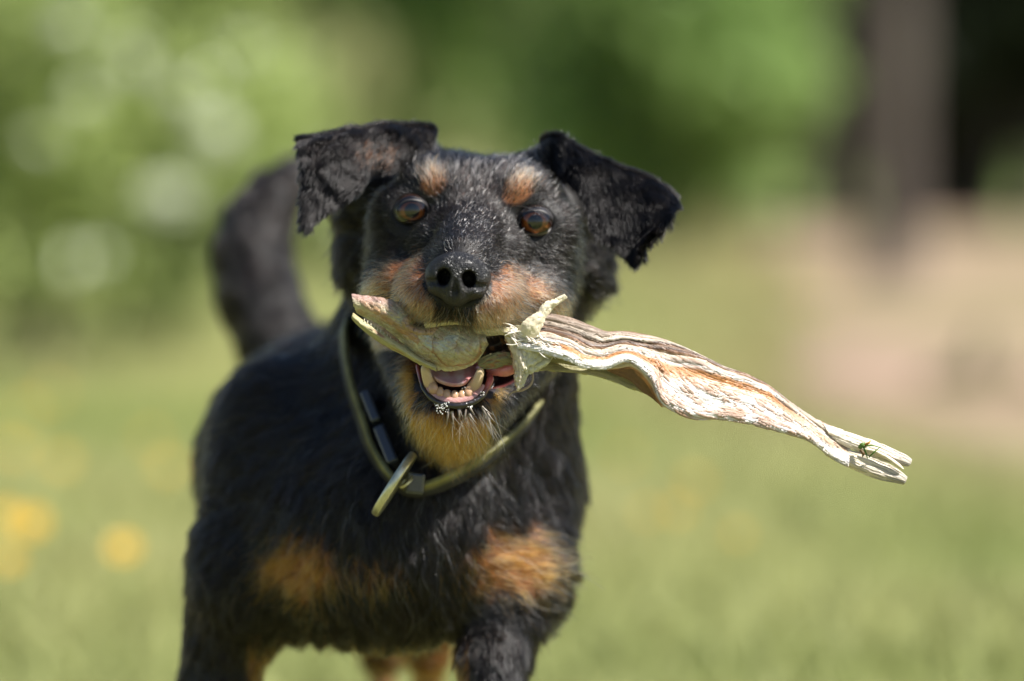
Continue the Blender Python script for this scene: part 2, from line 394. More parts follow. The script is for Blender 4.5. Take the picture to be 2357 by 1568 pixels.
def inside(h, c, r, g=1.0): return (((h - np.array(c)) / (np.array(r) * g)) ** 2).sum(-1) < 1
def mouth_mask(h): return (inside(h, MC, MR, 1.03) | inside(h, (70, 320, 120), (95, 78, 190), 1.04) | inside(h, (0, 290, -40), (135, 42, 130), 1.05)) & (h[:, 2] < 420)
BLACK = np.array([.0055, .0044, .0042]); TAN = np.array([.40, .155, .056]); TAN2 = np.array([.29, .124, .026]); GREY = np.array([.30, .29, .28]); PALE = np.array([.52, .36, .24])
VU = np.array([0, 85, 100, 125, 145, 171, 207, 262, 330]); VB = np.array([150, 128, 104, 106, 124, 127, 150, 178, 215])
CH1, CH2 = P(690, 1300, 480), P(1190, 1300, 400)
def regions(p, r=None):
    """tan amount 0..1, chest-tan amount, brow amount"""
    h = Hinv(p); u, v, w_ = h[:, 0], h[:, 1], h[:, 2]; au = np.abs(u); q = noise(p, .02, 3)
    jit = 0 if r is None else r.normal(0, 13, len(p))
    vb = np.interp(au, VU, VB) + q * 10 + jit
    face = smooth(-6, 8, v - vb) * (w_ < 420) * (au < 330) * (v < 330)
    face *= 1 - (smooth(50, 32, au) * smooth(196, 206, v) * smooth(248, 236, v) * (w_ < 0)) * .85
    face *= 1 - .8 * (smooth(100, 84, au) * smooth(170, 130, v) * (w_ < 20))
    jaw = smooth(350, 385, v) * smooth(590, 560, v) * (w_ < 480) * smooth(0, 22, np.interp(v, [380, 440, 480, 560, 590], [120, 112, 104, 88, 70]) + 12 * (u < 0) * (v < 460) - au) * (p[:, 1] < 420)
    jaw *= 1 - .75 * smooth(110, 95, au) * (v < 452) * (w_ < 60)
    jaw2 = (v > 300) * (v <= 400) * (w_ < 420) * (au > 92) * smooth(142, 118, au) * (u < 0)
    br = 0 * u
    for s, c in ((-1, (-100, -76)), (1, (98, -74))):
        du, dv = (u - c[0]) * s, v - c[1]; a = (du * .8 + dv * -.6) ; b = (du * .6 + dv * .8)
        br = np.maximum(br, smooth(1.15, .72, np.sqrt((du * .9 + dv * .35) ** 2 / 30 ** 2 + (dv - du * .25) ** 2 / 39 ** 2) + q * .35 + (0 if r is None else r.normal(0, .24, len(p)))) * (w_ < 300))
    def blob(c, rx, rz, ext=0): 
        d = p - c; return smooth(1.4, .55, np.sqrt((d[:, 0] / rx) ** 2 + (d[:, 2] / rz) ** 2) + q * .4 + (0 if r is None else r.normal(0, .22, len(p)))) * (p[:, 1] < 750)
    ch = np.maximum(blob(CH1, 95, 82), blob(CH2, 115, 78)); ch = np.maximum(ch, .45 * blob(P(850, 1320, 400), 80, 45))
    z0 = P(0, 1440, 700)[2]
    x = p[:, 0]; inner = (p[:, 2] < z0) * ((x > P(575, 0, 700)[0]) & (x < P(1080, 0, 500)[0])) * smooth(0, -70, p[:, 2] - z0)
    low = smooth(P(0, 1600, 700)[2], P(0, 1720, 700)[2], p[:, 2])
    hind = np.where(x > P(928, 0, 1900)[0], 1, .25) * (p[:, 1] > 1500) * smooth(0, -120, p[:, 2] - P(0, 1420, 1900)[2])
    ch = np.maximum.reduce([ch, inner * .7, low, hind])
    return np.maximum(face, jaw2 * .8), jaw, br, ch
def body_color(p):
    f, j, b, c = regions(p); t = np.maximum.reduce([f, j, b, c]); return mixc(np.tile(BLACK, (len(p), 1)), TAN * .55, t * .8)
col = body_color(BV); mm = mouth_mask(BH)
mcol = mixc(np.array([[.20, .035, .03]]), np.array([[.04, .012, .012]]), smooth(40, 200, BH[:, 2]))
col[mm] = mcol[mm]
lipdark = (~mm) & (np.abs(BH[:, 0]) < 120) & (BH[:, 1] > 380) & (BH[:, 1] < 425) & (BH[:, 2] < 120); col[lipdark] = (.02, .016, .02); col[inside(BH, (0, 158, -128), (56, 52, 50), 1.5)] = (.010, .009, .010)
M_skin = mat('dog_skin', attr=True, rough=.55, spec=.3, noise_amt=.25, noise_scale=300)
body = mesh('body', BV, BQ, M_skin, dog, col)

# guide directions for the coat: (place, direction)
gp, gd = [], []
def hg(u, v, w_, du, dv, dw):
    for s in ((-1, 1) if u else (1,)): gp.append(H(s * u, v, w_)); gd.append(HD(s * du, dv, dw))
def bgd(px, py, d, dx, dd, dz): gp.append(P(px, py, d)); gd.append(np.array([dx, dd, dz], float))
hg(0, -90, 200, .02, -.8, .6); hg(0, -20, 160, 0, -.95, .35); hg(60, -140, 300, .2, -.5, .8); hg(0, 90, -20, .05, -.5, .9); hg(35, 100, -20, .6, -.3, .8); hg(0, 45, 90, 0, -.7, .6)
hg(60, 40, 110, .75, -.15, .6)
hg(100, -80, 180, .3, -.9, .3); hg(190, -60, 220, .7, -.5, .6); hg(210, 20, 240, .6, .4, .7); hg(150, 60, 170, .75, .35, .6); hg(75, 20, 170, .2, -.7, .5); hg(95, 90, 90, .75, .3, .6)
hg(120, 150, 20, .9, .15, .5); hg(130, 200, 0, .8, .5, .4); hg(45, 225, -100, .35, .9, .25); hg(0, 240, -100, .0, .95, .1); hg(200, 190, 150, .7, .5, .6); hg(240, 130, 260, .5, .4, .8)
hg(0, 480, 20, 0, 1, .2); hg(70, 460, 60, .35, .9, .3); hg(110, 400, 160, .6, .7, .4); hg(0, 560, 140, 0, 1, .1); hg(150, 320, 300, .5, .7, .6); hg(240, 200, 420, .6, .5, .7); hg(225, -20, 450, .5, .3, .9)
bgd(1050, 1000, 250, 0, 0, -1); bgd(1050, 1200, 260, 0, .1, -1); bgd(830, 900, 500, -.45, .3, -.9); bgd(1250, 900, 420, .25, .1, -.9); bgd(800, 1100, 450, -.5, .2, -.8); bgd(1250, 1100, 380, .35, .1, -.85)
bgd(700, 1300, 450, -.7, .2, -.5); bgd(800, 1320, 400, .3, .1, -.6); bgd(1180, 1290, 350, .75, -.1, -.15); bgd(1280, 1300, 400, .8, .1, -.2); bgd(950, 1350, 350, 0, .2, -1); bgd(550, 1000, 800, -.6, .5, -.6)
bgd(450, 1200, 1000, -.3, .7, -.6); bgd(520, 1500, 650, -.1, .2, -1); bgd(1180, 1500, 380, .1, .1, -1); bgd(900, 1450, 700, 0, .8, -.5); bgd(750, 800, 900, -.4, .8, -.3); bgd(700, 900, 1400, -.2, .95, -.2)
bgd(800, 1300, 1500, 0, .8, -.6); bgd(870, 1500, 2100, 0, .1, -1); bgd(985, 1500, 1850, 0, .1, -1); bgd(1380, 640, 520, .75, .3, -.5); bgd(1330, 800, 500, .4, .3, -.8); bgd(800, 600, 520, -.75, .3, -.5); bgd(810, 750, 500, -.4, .4, -.8)
bgd(660, 800, 2300, -.3, .1, .9); bgd(575, 640, 2400, -.1, .1, 1); bgd(600, 500, 2480, .45, .1, .9); bgd(670, 430, 2540, .7, .1, .6)
bgd(500, 1900, 680, 0, .1, -1); bgd(1150, 1900, 350, 0, .1, -1); bgd(980, 1900, 1900, 0, .1, -1)
gp, gd = np.array(gp), nrm(np.array(gd))
def flow(p):
    out = np.zeros_like(p)
    for i in range(0, len(p), 20000):
        q = p[i:i + 20000]; d2 = ((q[:, None] - gp[None]) ** 2).sum(-1); ww = 1 / (d2 + 300) ** 1.6; out[i:i + 20000] = (ww[..., None] * gd[None]).sum(1) / ww.sum(1, keepdims=True)
    return nrm(out)
def fur_len(p, r):
    h = Hinv(p); u, v, w_ = np.abs(h[:, 0]), h[:, 1], h[:, 2]
    headm = (w_ < 520) & (v < 330) & (u < 300)
    L = np.full(len(p), 50.0)
    Lh = 15 + 12 * smooth(-40, -120, v) + 16 * smooth(170, 250, u) + 9 * smooth(60, 200, w_) * smooth(200, 120, v) * 0.6
    Lh = Lh + 12 * smooth(195, 245, v) * (w_ < 150) + 5 * (v > 120)
    Lh = np.where((w_ > 300), np.maximum(Lh, 26), Lh)
    Lh = np.where((w_ < -20) & (v < 140), 13, Lh)
    L = np.where(headm, Lh, L)
    L = np.where(~headm & (w_ < 420) & (v > 330) & (v < 620), 30 + 22 * smooth(440, 500, v), L)
    L = np.where(p[:, 1] > 2150, 52, L)
    L = np.where(p[:, 2] < P(0, 1500, 700)[2], 34, L)
    for e in EYE: L = np.where(np.linalg.norm((h - np.array(e)) / np.array([1, 1, 1.6]), axis=1) < 66, np.minimum(L, 9), L)
    return L * r.uniform(.65, 1.2, len(p))
def density(p, N):
    h = Hinv(p); d = np.ones(len(p)); u, v, w_ = h[:, 0], h[:, 1], h[:, 2]
    head = (w_ < 350) & (np.abs(u) < 330) & (v < 640)
    d = np.where(head, 7.0, 1.0); d = np.where((p[:, 1] > 700), .55, d)
    d = d * np.where(N[:, 1] > .25, .3, 1); d = np.where(p[:, 2] < P(0, 1640, 700)[2], .5, d)
    d[mouth_mask(h)] = 0
    d[inside(h, (0, 166, -128), (58, 52, 50), 1.08)] = 0
    for e in EYE: d[inside(h, (e[0], e[1] - 1, e[2] - 22), (41, 31, 50), 1.16)] = 0
    d[(np.abs(u) < 88) & (v > 385) & (v < 420) & (w_ < 110)] = 0
    return d
def coat_color(p, r):
    f, j, b, c = regions(p, r); n = len(p); h = Hinv(p)
    base = np.tile(BLACK, (n, 1)) * r.uniform(.6, 1.9, (n, 1))
    red = (r.random(n) < .12); base[red] = base[red] * np.array([2.2, 1.5, 1.2])
    tn = TAN * r.uniform(.7, 1.35, (n, 1)) * np.array([1, 1, 1]); tn[r.random(n) < .2] = BLACK * 3; 
    pal = r.random(n) < .3; tn[pal] = PALE
    out = np.where((r.random(n) < f)[:, None], tn, base)
    out = np.where((r.random(n) < np.maximum(j, c))[:, None], TAN2 * r.uniform(.7, 1.3, (n, 1)), out)
    bc = np.where((r.random(n) < .68)[:, None], PALE * r.uniform(.6, 1.1, (n, 1)), TAN * r.uniform(.8, 1.3, (n, 1)))
    out = np.where((r.random(n) < b * .8)[:, None], bc, out)
    gz = .02 + .10 * smooth(60, 230, h[:, 0]) * (h[:, 1] > -60) * (h[:, 2] < 330) + .04 * smooth(-40, -120, h[:, 1]) * (h[:, 2] < 400)
    gz = gz * ((h[:, 2] < 400) & (h[:, 1] < 240)) + .004
    gm = r.random(n) < gz; out[gm] = GREY * r.uniform(.5, 1.5, (gm.sum(), 1))
    out = out * (1 + .5 * noise(p, .16, 9, 2)[:, None]) * (1 + .2 * noise(p, .012, 9, 1)[:, None])
    return np.clip(out, .004, .9)
M_hair = hairmat('coat_hair', .22, .30)
dens = density(BV, BN)
NH = 330000
tri, bar = scatter(BV, BQ, dens, NH, 3)
rp = (BV[tri] * bar[..., None]).sum(1); rn = nrm((BN[tri] * bar[..., None]).sum(1))
r5 = np.random.default_rng(5); L = fur_len(rp, r5); _hm = (Hinv(rp)[:, 2] < 380); fl = nrm(flow(rp) + np.stack([noise(rp, .017, 60 + q, 2) for q in range(3)], -1) * np.where(_hm, .3, .75)[:, None]); cc = coat_color(rp, r5)
hh = Hinv(rp); headm = (hh[:, 2] < 380) & (hh[:, 1] < 640) & (np.abs(hh[:, 0]) < 330)
lift = np.where(headm, .30, .24); rr = np.where(headm, .5, .9)
gl = cc.mean(1) > .12; 
for nm, sel, cn, cl in (('face_fur', headm, 7, .7), ('body_fur', ~headm, 60, .9)):
    p, rd = strands(rp[sel], rn[sel], fl[sel], L[sel], npt=5, lift=lift[sel], wave=.10, clump_n=cn, clump=cl, droop=.12, radius=rr[sel], seed=11)
    hair_object(nm, p, rd, cc[sel], M_hair, dog)

# sparse longer guard hairs; the grey ones on the head paint in sparkles
ng = 26000; tri, bar = scatter(BV, BQ, density(BV, BN) * (1 + 0 * BV[:, 0]), ng, 33); rp = (BV[tri] * bar[..., None]).sum(1); rn = nrm((BN[tri] * bar[..., None]).sum(1)); L2 = fur_len(rp, r5) * 1.45 + 3
cg = coat_color(rp, r5) * 1.2; hm2 = (Hinv(rp)[:, 2] < 380) & (np.abs(Hinv(rp)[:, 0]) < 330); gsel = (r5.random(ng) < .25) & hm2 & (Hinv(rp)[:, 0] > -120); cg[gsel] = np.array([.16, .15, .145]) * r5.uniform(.4, 1.6, (gsel.sum(), 1))
p, rd = strands(rp, rn, flow(rp), L2, npt=5, lift=np.where(hm2, .42, .14), wave=.16, clump=0, droop=.1, radius=np.where(hm2, .62, .85), seed=77)
M_guard = hairmat('glossy_guard_hair', .18, .25); M_guard.node_tree.nodes['Principled Hair BSDF'].inputs['IOR'].default_value = 1.6
hair_object('guard_hair', p, rd, np.clip(cg, .004, .9), M_guard, dog)

# ---- ears
def ear(front, seed, tanmask=None):
    nc_ = len(front); fr_ = np.linspace(1, .35, nc_) if seed == 21 else np.linspace(.35, 1, nc_)
    front = [[(q[0], q[1], col_[0][2] + fr_[i] * (0, -50, -92, -122)[k]) for k, q in enumerate(col_)] for i, col_ in enumerate(front)]
    A = patch(front, 60, 44); r = np.random.default_rng(seed); A = A + 5 * np.stack([noise(A, .02, seed + q, 2) for q in (1, 2, 3)], -1); A = A + gridnorm(A) * (7 * noise(A, .018, seed + 5, 2))[..., None]
    V, F = shell(A, 9)
    e = mesh('ear', V, F, M_skin, dog, np.tile(BLACK * .6, (len(V), 1)))
    N = gridnorm(A)
    if N[..., 1].mean() > 0: N = -N
    nu, nv, _ = A.shape; Vg, Ng = A.reshape(-1, 3), N.reshape(-1, 3); Q = grid_faces(nu, nv)
    FT = nrm(nrm(np.gradient(A, axis=1)) + .55 * nrm(np.gradient(A, axis=0)) * (-1 if seed == 21 else 1)).reshape(-1, 3)
    allp, allr, allc = [], [], []
    for side, n in ((1, 60000), (-1, 9000)):
        tri, bar = scatter(Vg, Q, np.ones(len(Vg)), n, seed + side)
        rp = (Vg[tri] * bar[..., None]).sum(1); rn = nrm((Ng[tri] * bar[..., None]).sum(1)) * side; ff = nrm((FT[tri] * bar[..., None]).sum(1))
        rp = rp + rn * 6
        ff = nrm(ff + .35 * np.stack([noise(rp, .02, seed), noise(rp, .022, seed + 4), noise(rp, .022, seed + 8)], -1))
        L = r.uniform(24, 46, n) * (1 + .4 * noise(rp, .03, 2))
        p, rd = strands(rp, rn, ff, L, npt=5, lift=.34, wave=.08, clump_n=26, clump=.78, droop=.1, radius=.58, seed=seed)
        c = np.tile(BLACK, (n, 1)) * r.uniform(.5, 1.5, (n, 1)) * (1 + .3 * noise(rp, .045, 5))[:, None]
        if tanmask is not None:
            tm = r.random(n) < tanmask(rp); c[tm] = np.array([.16, .05, .022]) * r.uniform(.6, 1.4, (tm.sum(), 1))
        allp.append(p); allr.append(rd); allc.append(c)
    # rim
    n = 5000; t = r.random(n); ib = (t * (nu - 1)).astype(int); rp = A[ib, nv - 1] + r.normal(0, 3, (n, 3)); ff = nrm(A[ib, nv - 1] - A[ib, nv - 5]); rn = N[ib, nv - 1]
    ib2 = (r.random(n) * (nu - 1)).astype(int); rp2 = A[ib2, 0] + r.normal(0, 4, (n, 3)); outw = nrm(np.gradient(A, axis=0)) * (-1 if seed == 21 else 1); f2 = nrm(outw[ib2, 0] * 1.3 + np.array([0, 0, .35]) + r.normal(0, .3, (n, 3)))
    for a, b, c_ in ((rp, rn, ff), (rp2, N[ib2, 0], f2)):
        p, rd = strands(a, b, c_, r.uniform(8, 24, n), npt=5, lift=.5, clump_n=9, clump=.6, radius=.6, seed=seed + 2)
        allp.append(p); allr.append(rd); allc.append(np.tile(BLACK, (n, 1)) * r.uniform(.7, 2.2, (n, 1)))
    hair_object('ear_fur', np.concatenate(allp), np.concatenate(allr), np.clip(np.concatenate(allc), .004, .9), M_hair, e)
    return e
def tan_ear(p):
    c = P(880, 345, 250); d = (p - c); return .22 * smooth(1.2, .5, np.sqrt((d[:, 0] / 55) ** 2 + (d[:, 2] / 34) ** 2)) * (p[:, 1] < 420)
ear([[(692, 322, 275), (699, 360, 240), (705, 430, 215), (706, 514, 205)],
     [(716, 318, 262), (728, 350, 200), (738, 420, 175), (711, 513, 190)],
     [(768, 305, 262), (778, 340, 170), (785, 400, 150), (752, 478, 175)],
     [(830, 297, 270), (838, 330, 165), (840, 390, 150), (802, 452, 190)],
     [(895, 290, 290), (895, 320, 190), (880, 360, 190), (848, 402, 235)],
     [(955, 289, 320), (950, 315, 245), (935, 345, 250), (900, 378, 290)],
     [(1002, 300, 370), (998, 322, 320), (990, 345, 325), (970, 370, 340)]], 21, tan_ear)
ear([[(1246, 325, 370), (1250, 345, 330), (1260, 365, 320), (1280, 385, 340)],
     [(1282, 312, 320), (1290, 345, 250), (1300, 380, 240), (1312, 410, 280)],
     [(1335, 342, 290), (1338, 375, 190), (1345, 420, 170), (1348, 460, 230)],
     [(1388, 370, 275), (1385, 420, 150), (1375, 480, 140), (1368, 520, 180)],
     [(1438, 390, 265), (1430, 450, 135), (1415, 520, 130), (1412, 556, 165)],
     [(1482, 408, 262), (1472, 460, 145), (1460, 530, 135), (1460, 598, 160)],
     [(1520, 428, 260), (1512, 465, 175), (1500, 515, 165), (1480, 560, 176)],
     [(1550, 452, 262), (1545, 475, 225), (1530, 505, 215), (1508, 534, 220)]], 31)

# ---- eyes
M_eye = mat('eyeball', attr=True, rough=.3, coat=0, spec=.05); M_eye.node_tree.nodes['Principled BSDF'].inputs['Coat IOR'].default_value = 1.75
M_eye.node_tree.nodes['Principled BSDF'].inputs['Coat Weight'].default_value = 0
M_cornea = bpy.data.materials.new('clear_cornea'); M_cornea.use_nodes = True; _n = M_cornea.node_tree.nodes; _l = M_cornea.node_tree.links; _n.remove(_n['Principled BSDF'])
_t = _n.new('ShaderNodeBsdfTransparent'); _g = _n.new('ShaderNodeBsdfGlossy'); _g.inputs['Roughness'].default_value = .03; _f = _n.new('ShaderNodeFresnel'); _f.inputs['IOR'].default_value = 1.75; _m = _n.new('ShaderNodeMixShader')
_l.new(_f.outputs[0], _m.inputs[0]); _l.new(_t.outputs[0], _m.inputs[1]); _l.new(_g.outputs[0], _m.inputs[2]); _l.new(_m.outputs[0], _n['Material Output'].inputs[0])
M_lid = mat('eyelid_skin', attr=True, rough=.5, spec=.6, bump=('noise', 900, .3, .0006))
for ei, e in enumerate(EYE):
    c = H(*e); look = nrm(np.array([-c[0] * .6, -DP * .9, 150.0]) - c * np.array([1, 1, 1])); 
    up = np.array([0, 0, 1.0]); sx = nrm(np.cross(look, up)); sz = np.cross(sx, look); Mx = np.stack([sx, sz, look])
    V, F = ellmesh((0, 0, 0), (ER, ER, ER), 96, 96); rad = np.linalg.norm(V[:, :2], axis=1); ang = np.arctan2(V[:, 1], V[:, 0])
    fr = .5 + .5 * noise(np.stack([np.cos(ang) * 9, np.sin(ang) * 9, rad * .05], 1), 1.3, 5)
    iris = np.array([[.36, .105, .018]]) * (0.8 + .4 * fr[:, None]); iris = mixc(iris, np.array([[.05, .016, .006]]), smooth(28, 36, rad))
    cl = mixc(np.array([[.004, .004, .005]]), iris, smooth(16, 21, rad)); cl = mixc(cl, np.array([[.012, .008, .007]]), smooth(35, 38, rad)); cl[V[:, 2] < 0] = .04
    fz = (rad < 36) & (V[:, 2] > 0); V[fz, 2] = 27 - 10 * (1 - (rad[fz] / 36) ** 2)
    mesh('eye', V @ Mx + c, F, M_eye, dog, cl)
    tq = np.linspace(0, 2 * np.pi, 48, endpoint=False); rq = np.linspace(38, 0.3, 16); Vc = np.array([[r_ * math.cos(q), r_ * math.sin(q), 24 + 26 * math.sqrt(max(0, 1 - (r_ / 39) ** 2))] for q in tq for r_ in rq])
    mesh('cornea', Vc @ Mx + c, grid_faces(48, 16, True)[:, ::-1], M_cornea, dog)
    # lids: ring that hugs the eyeball
    nth, rings = 72, 9; th = np.linspace(0, 2 * np.pi, nth, endpoint=False)
    s = -1 if ei == 0 else 1
    a = 36 if ei else 33; hu, hl = (24, 28) if ei else (22, 24)
    cu = np.cos(th); su = np.sin(th)
    corner = 1 + .16 * np.maximum(0, -s * cu) ** 6
    ox = a * cu * corner; oy = np.where(su > 0, hu, hl) * np.sign(su) * np.abs(su) ** .92 + (-3 * s * cu * 0) - 5 * np.maximum(0, -s * cu) ** 3
    ring = []; lc = []
    for k, (sc, hgt) in enumerate(((.93, -3), (1.0, 1.5), (1.06, 4.5), (1.13, 5.5), (1.22, 5), (1.36, 2), (1.5, -4), (1.7, -16), (1.9, -36))):
        x = ox * sc; y = oy * sc; r2 = np.minimum(x * x + y * y, (ER * .985) ** 2); z = np.sqrt(ER ** 2 - r2)
        z = z + hgt
        if k > 4: z = z * .9 + 4
        if 1 <= k <= 6: z = z + 3 * np.maximum(su, 0)
        ring.append(np.stack([x, y, z], 1)); 
        base = np.array([.014, .012, .013]); b = np.tile(base, (nth, 1))
        if k in (2, 3) and ei == 1: b = mixc(b, np.array([[.35, .32, .31]]), smooth(-.2, -.8, su) * .9)
        lc.append(b)
    R = np.stack(ring, 1); V = R.reshape(-1, 3) @ Mx + c; F = grid_faces(nth, rings, True)
    mesh('eyelid', V, F, M_lid, dog, np.stack(lc, 1).reshape(-1, 3))

# ---- nose
nx = np.arange(-100, 101, 2.6); Fn = Field(nx, np.arange(-110, 91, 2.6), np.arange(-100, 101, 2.6))   # axes u, w, -v
Fn.ell((0, 8, 10), (70, 62, 52), 12)
Fn.ell((0, -22, 28), (52, 34, 30), 20); Fn.ell((-46, 0, 2), (31, 44, 36), 18); Fn.ell((46, 0, 2), (31, 44, 36), 18)
Fn.ell((0, -16, -30), (38, 32, 34), 22); Fn.ell((0, -34, -5), (22, 22, 40), 14)
Fn.ell((-38, -6, -26), (30, 34, 17), 12); Fn.ell((38, -6, -26), (30, 34, 17), 12)
for s in (-1, 1):
    Fn.cone((s * 31, -66, 3), 17, (s * 25, 0, 6), 14, 7, 'sub'); Fn.cone((s * 33, -64, -10), 14, (s * 28, 0, 0), 12, 7, 'sub')
    Fn.cone((s * 38, -52, -12), 8, (s * 84, -18, -14), 8, 5, 'sub')
Fn.cone((0, -60, -8), 4, (0, -50, -30), 7, 8, 'sub'); Fn.cone((0, -56, -30), 7, (0, -46, -76), 8, 8, 'sub')
NV, NQ = Fn.net(); NQ = NQ
NC = H(0, 156, -118)
NV = NV * np.array([.96, 1, .98]); NL = NC + NV[:, :1] * HU + NV[:, 1:2] * HW - NV[:, 2:] * HV
ncol = np.tile([.007, .0065, .0075], (len(NV), 1))
M_nose = mat('wet_nose_leather', attr=True, rough=.38, spec=.5, coat=.06, coat_rough=.3, bump=('voronoi', 900, .7, .00045))
mesh('nose', NL, NQ, M_nose, dog, ncol)

# ---- mouth
M_wet = mat('wet_mouth_skin', attr=True, rough=.3, spec=.6, coat=.45, coat_rough=.08, sss=.15, bump=('noise', 700, .5, .0008))
M_tooth = mat('tooth_enamel', attr=True, rough=.28, spec=.5, coat=.4, sss=.2, ssr=(1, .8, .5))
def tooth(path, rad, sq=(1, .8), name='tooth'):
    V, F = tube(PL(path), rad, 18, 14, squash=sq); t = np.repeat(np.linspace(0, 1, 18), 14)
    c = mixc(np.array([[.50, .30, .19]]), np.array([[.66, .52, .32]]), t); c = c * (1 + .08 * noise(V, .12, 4))[:, None]
    if name == 'tooth': c = c * np.array([.85, .72, .68])
    return mesh(name, V, F, M_tooth, dog, c)
tooth([(1000, 908, 22), (992, 890, 14), (983, 868, 4), (978, 848, 0), (977, 842, 2)], [15, 15, 12.5, 10, 6], name='canine_tooth')
tooth([(1082, 906, 16), (1090, 890, 10), (1099, 874, 2), (1105, 856, -2), (1106, 850, 0)], [15, 15, 12, 9.5, 6], name='canine_tooth')
for i, (x, y) in enumerate([(997, 894), (1012, 904), (1028, 910), (1046, 912), (1063, 911), (1078, 904)]):
    r = 11 if i in (0, 5) else 9.5; tooth([(x, y + 16, 6), (x, y + 5, -1), (x, y - 5, 1), (x + (2 if i < 3 else -2), y - 11, 5)], [r * .8, r, r, r * .55], (1, .8))
# gum / tongue floor
rows = [[(985, 872, 60), (1000, 884, 24), (1015, 893, 12), (1040, 900, 8), (1065, 898, 10), (1080, 888, 20), (1096, 876, 50)],
        [(990, 858, 80), (1005, 868, 50), (1020, 876, 38), (1040, 884, 32), (1060, 878, 36), (1078, 868, 46), (1092, 862, 76)],
        [(998, 846, 110), (1010, 852, 84), (1025, 858, 70), (1042, 862, 60), (1060, 856, 66), (1076, 850, 80), (1092, 845, 105)],
        [(1000, 830, 150), (1015, 832, 130), (1030, 836, 110), (1045, 840, 100), (1062, 836, 105), (1085, 828, 125), (1110, 822, 145)]]
A = patch(rows, 30, 40); A = A + np.array([0, -22, 14.]); V, F = shell(A, 10); t = noise(V, .05, 3)
mesh('tongue', V, F, M_wet, dog, mixc(np.array([[.50, .35, .35]]), np.array([[.40, .16, .16]]), np.clip(.5 + t + .5 * (V[:, 0] > -110), 0, 1)))
# lower lip
lip = [(960, 842, 70), (966, 866, 36), (974, 892, 12), (990, 914, -4), (1015, 929, -14), (1050, 934, -18), (1082, 928, -14), (1108, 912, -4), (1120, 892, 10), (1128, 872, 24), (1124, 862, 40)]
V, F = tube(PL(lip), [4, 5, 5, 6, 7, 8, 7, 7, 7, 8, 5], 80, 14); V = V + nrm(V - V.mean(0)) * (1.6 * noise(V, .11, 2))[:, None]
t = np.repeat(np.linspace(0, 1, 80), 14); pk = np.maximum(smooth(.70, .84, t), smooth(.2, .05, t) * .8); cl = mixc(np.array([[.012, .009, .011]]), np.array([[.42, .09, .08]]), pk)
mesh('lower_lip', V, F, M_wet, dog, cl)
V, F = tube(PL([(985, 905, 0), (1000, 925, -6), (1048, 938, -12), (1100, 920, -4), (1112, 900, 4)]), [8, 11, 12, 11, 8], 60, 12)   # gum
mesh('gum', V - np.array([0, -10, -12]), F, M_wet, dog, np.tile([.46, .24, .22], (len(V), 1)) * (1 + .3 * noise(V, .1, 1))[:, None])
V, F = tube(PL([(1125, 850, 60), (1142, 853, 40), (1160, 852, 30), (1178, 848, 30), (1190, 842, 50)]), [9, 13, 15, 14, 9], 40, 12); V += nrm(V - V.mean(0)) * (3 * noise(V, .09, 2))[:, None]
mesh('cheek_flesh', V, F, M_wet, dog, np.tile([.62, .20, .19], (len(V), 1)) * (1 + .25 * noise(V, .1, 6))[:, None])
V, F = tube(PL([(1050, 866, 90), (1070, 860, 60), (1088, 850, 60), (1105, 842, 90)]), [6, 12, 13, 8], 30, 12)
mesh('tongue_edge', V, F, M_wet, dog, np.tile([.34, .09, .10], (len(V), 1)))
# foam on the lip
M_foam = mat('saliva_foam', (.45, .45, .42), rough=.12, coat=.6, spec=.6, sss=.1)
fv, ff = [], []; r9 = np.random.default_rng(9); off = 0
for k in range(95):
    if k > 70: t = r9.random(); px, py, d = 992 + 95 * t, 885 + 22 * math.sin(t * 3.1) + r9.normal(0, 4), 4
    elif k < 40: px, py, d = 1018 + r9.normal(0, 9), 938 + r9.normal(0, 6), -24
    else: t = r9.random(); px, py = 985 + 130 * t, 925 + 12 * math.sin(t * 3.1) + r9.normal(0, 3) - (20 * (t > .85)); d = -16
    V, F = ellmesh(P(px, py, d + r9.normal(0, 2)), (1, 1, 1) * np.array(r9.uniform(.9, 2.4)), 8, 6); fv.append(V); ff += [[i + off for i in f] for f in F]; off += len(V)
o = mesh('saliva_foam', np.concatenate(fv), ff, M_foam, dog); o['kind'] = 'stuff'

# ---- whiskers and wet chin hairs
rw = np.random.default_rng(13); pts, rads, cols = [], [], []
def whisk(a, d, Ln, bend, col, rad=.5, n=7):
    t = np.linspace(0, 1, n)[:, None]; d = nrm(np.asarray(d, float)); p = a + d * Ln * t + np.asarray(bend, float) * Ln * t * t
    pts.append(p); rads.append(np.linspace(rad, rad * .25, n)); cols.append(col)
for s in (-1, 1):
    for k in range(44):
        u = s * rw.uniform(55, 150); v = rw.uniform(165, 235); a = H(u, v, -40 + .25 * abs(u) * rw.uniform(0, 1)); 
        whisk(a, HD(s * 1.0, rw.uniform(-.1, .7), rw.uniform(-.3, .5)), rw.uniform(50, 130), HD(s * .1, rw.uniform(-.1, .4), .2), (.01, .01, .01) if rw.random() < .75 else (.5, .45, .4), .5)
for k in range(70):
    u = rw.uniform(-95, 95); a = H(u, 238 + rw.uniform(-8, 8), -95 + abs(u) * .5); whisk(a, HD(u * .004 + rw.normal(0, .25), 1, rw.uniform(-.3, .2)), rw.uniform(16, 44), HD(rw.normal(0, .2), 0, 0), TAN * rw.uniform(.8, 1.7), .55)
for k in range(46):
    px = rw.uniform(1030, 1135); a = P(px, 955 + rw.uniform(-12, 14), 0); whisk(a, (rw.uniform(-.1, .75), rw.uniform(-.5, .1), -1), rw.uniform(30, 95), (rw.normal(0, .25), 0, rw.normal(0, .1)), (.35, .28, .22) if rw.random() < .6 else (.08, .04, .02), 1.0)
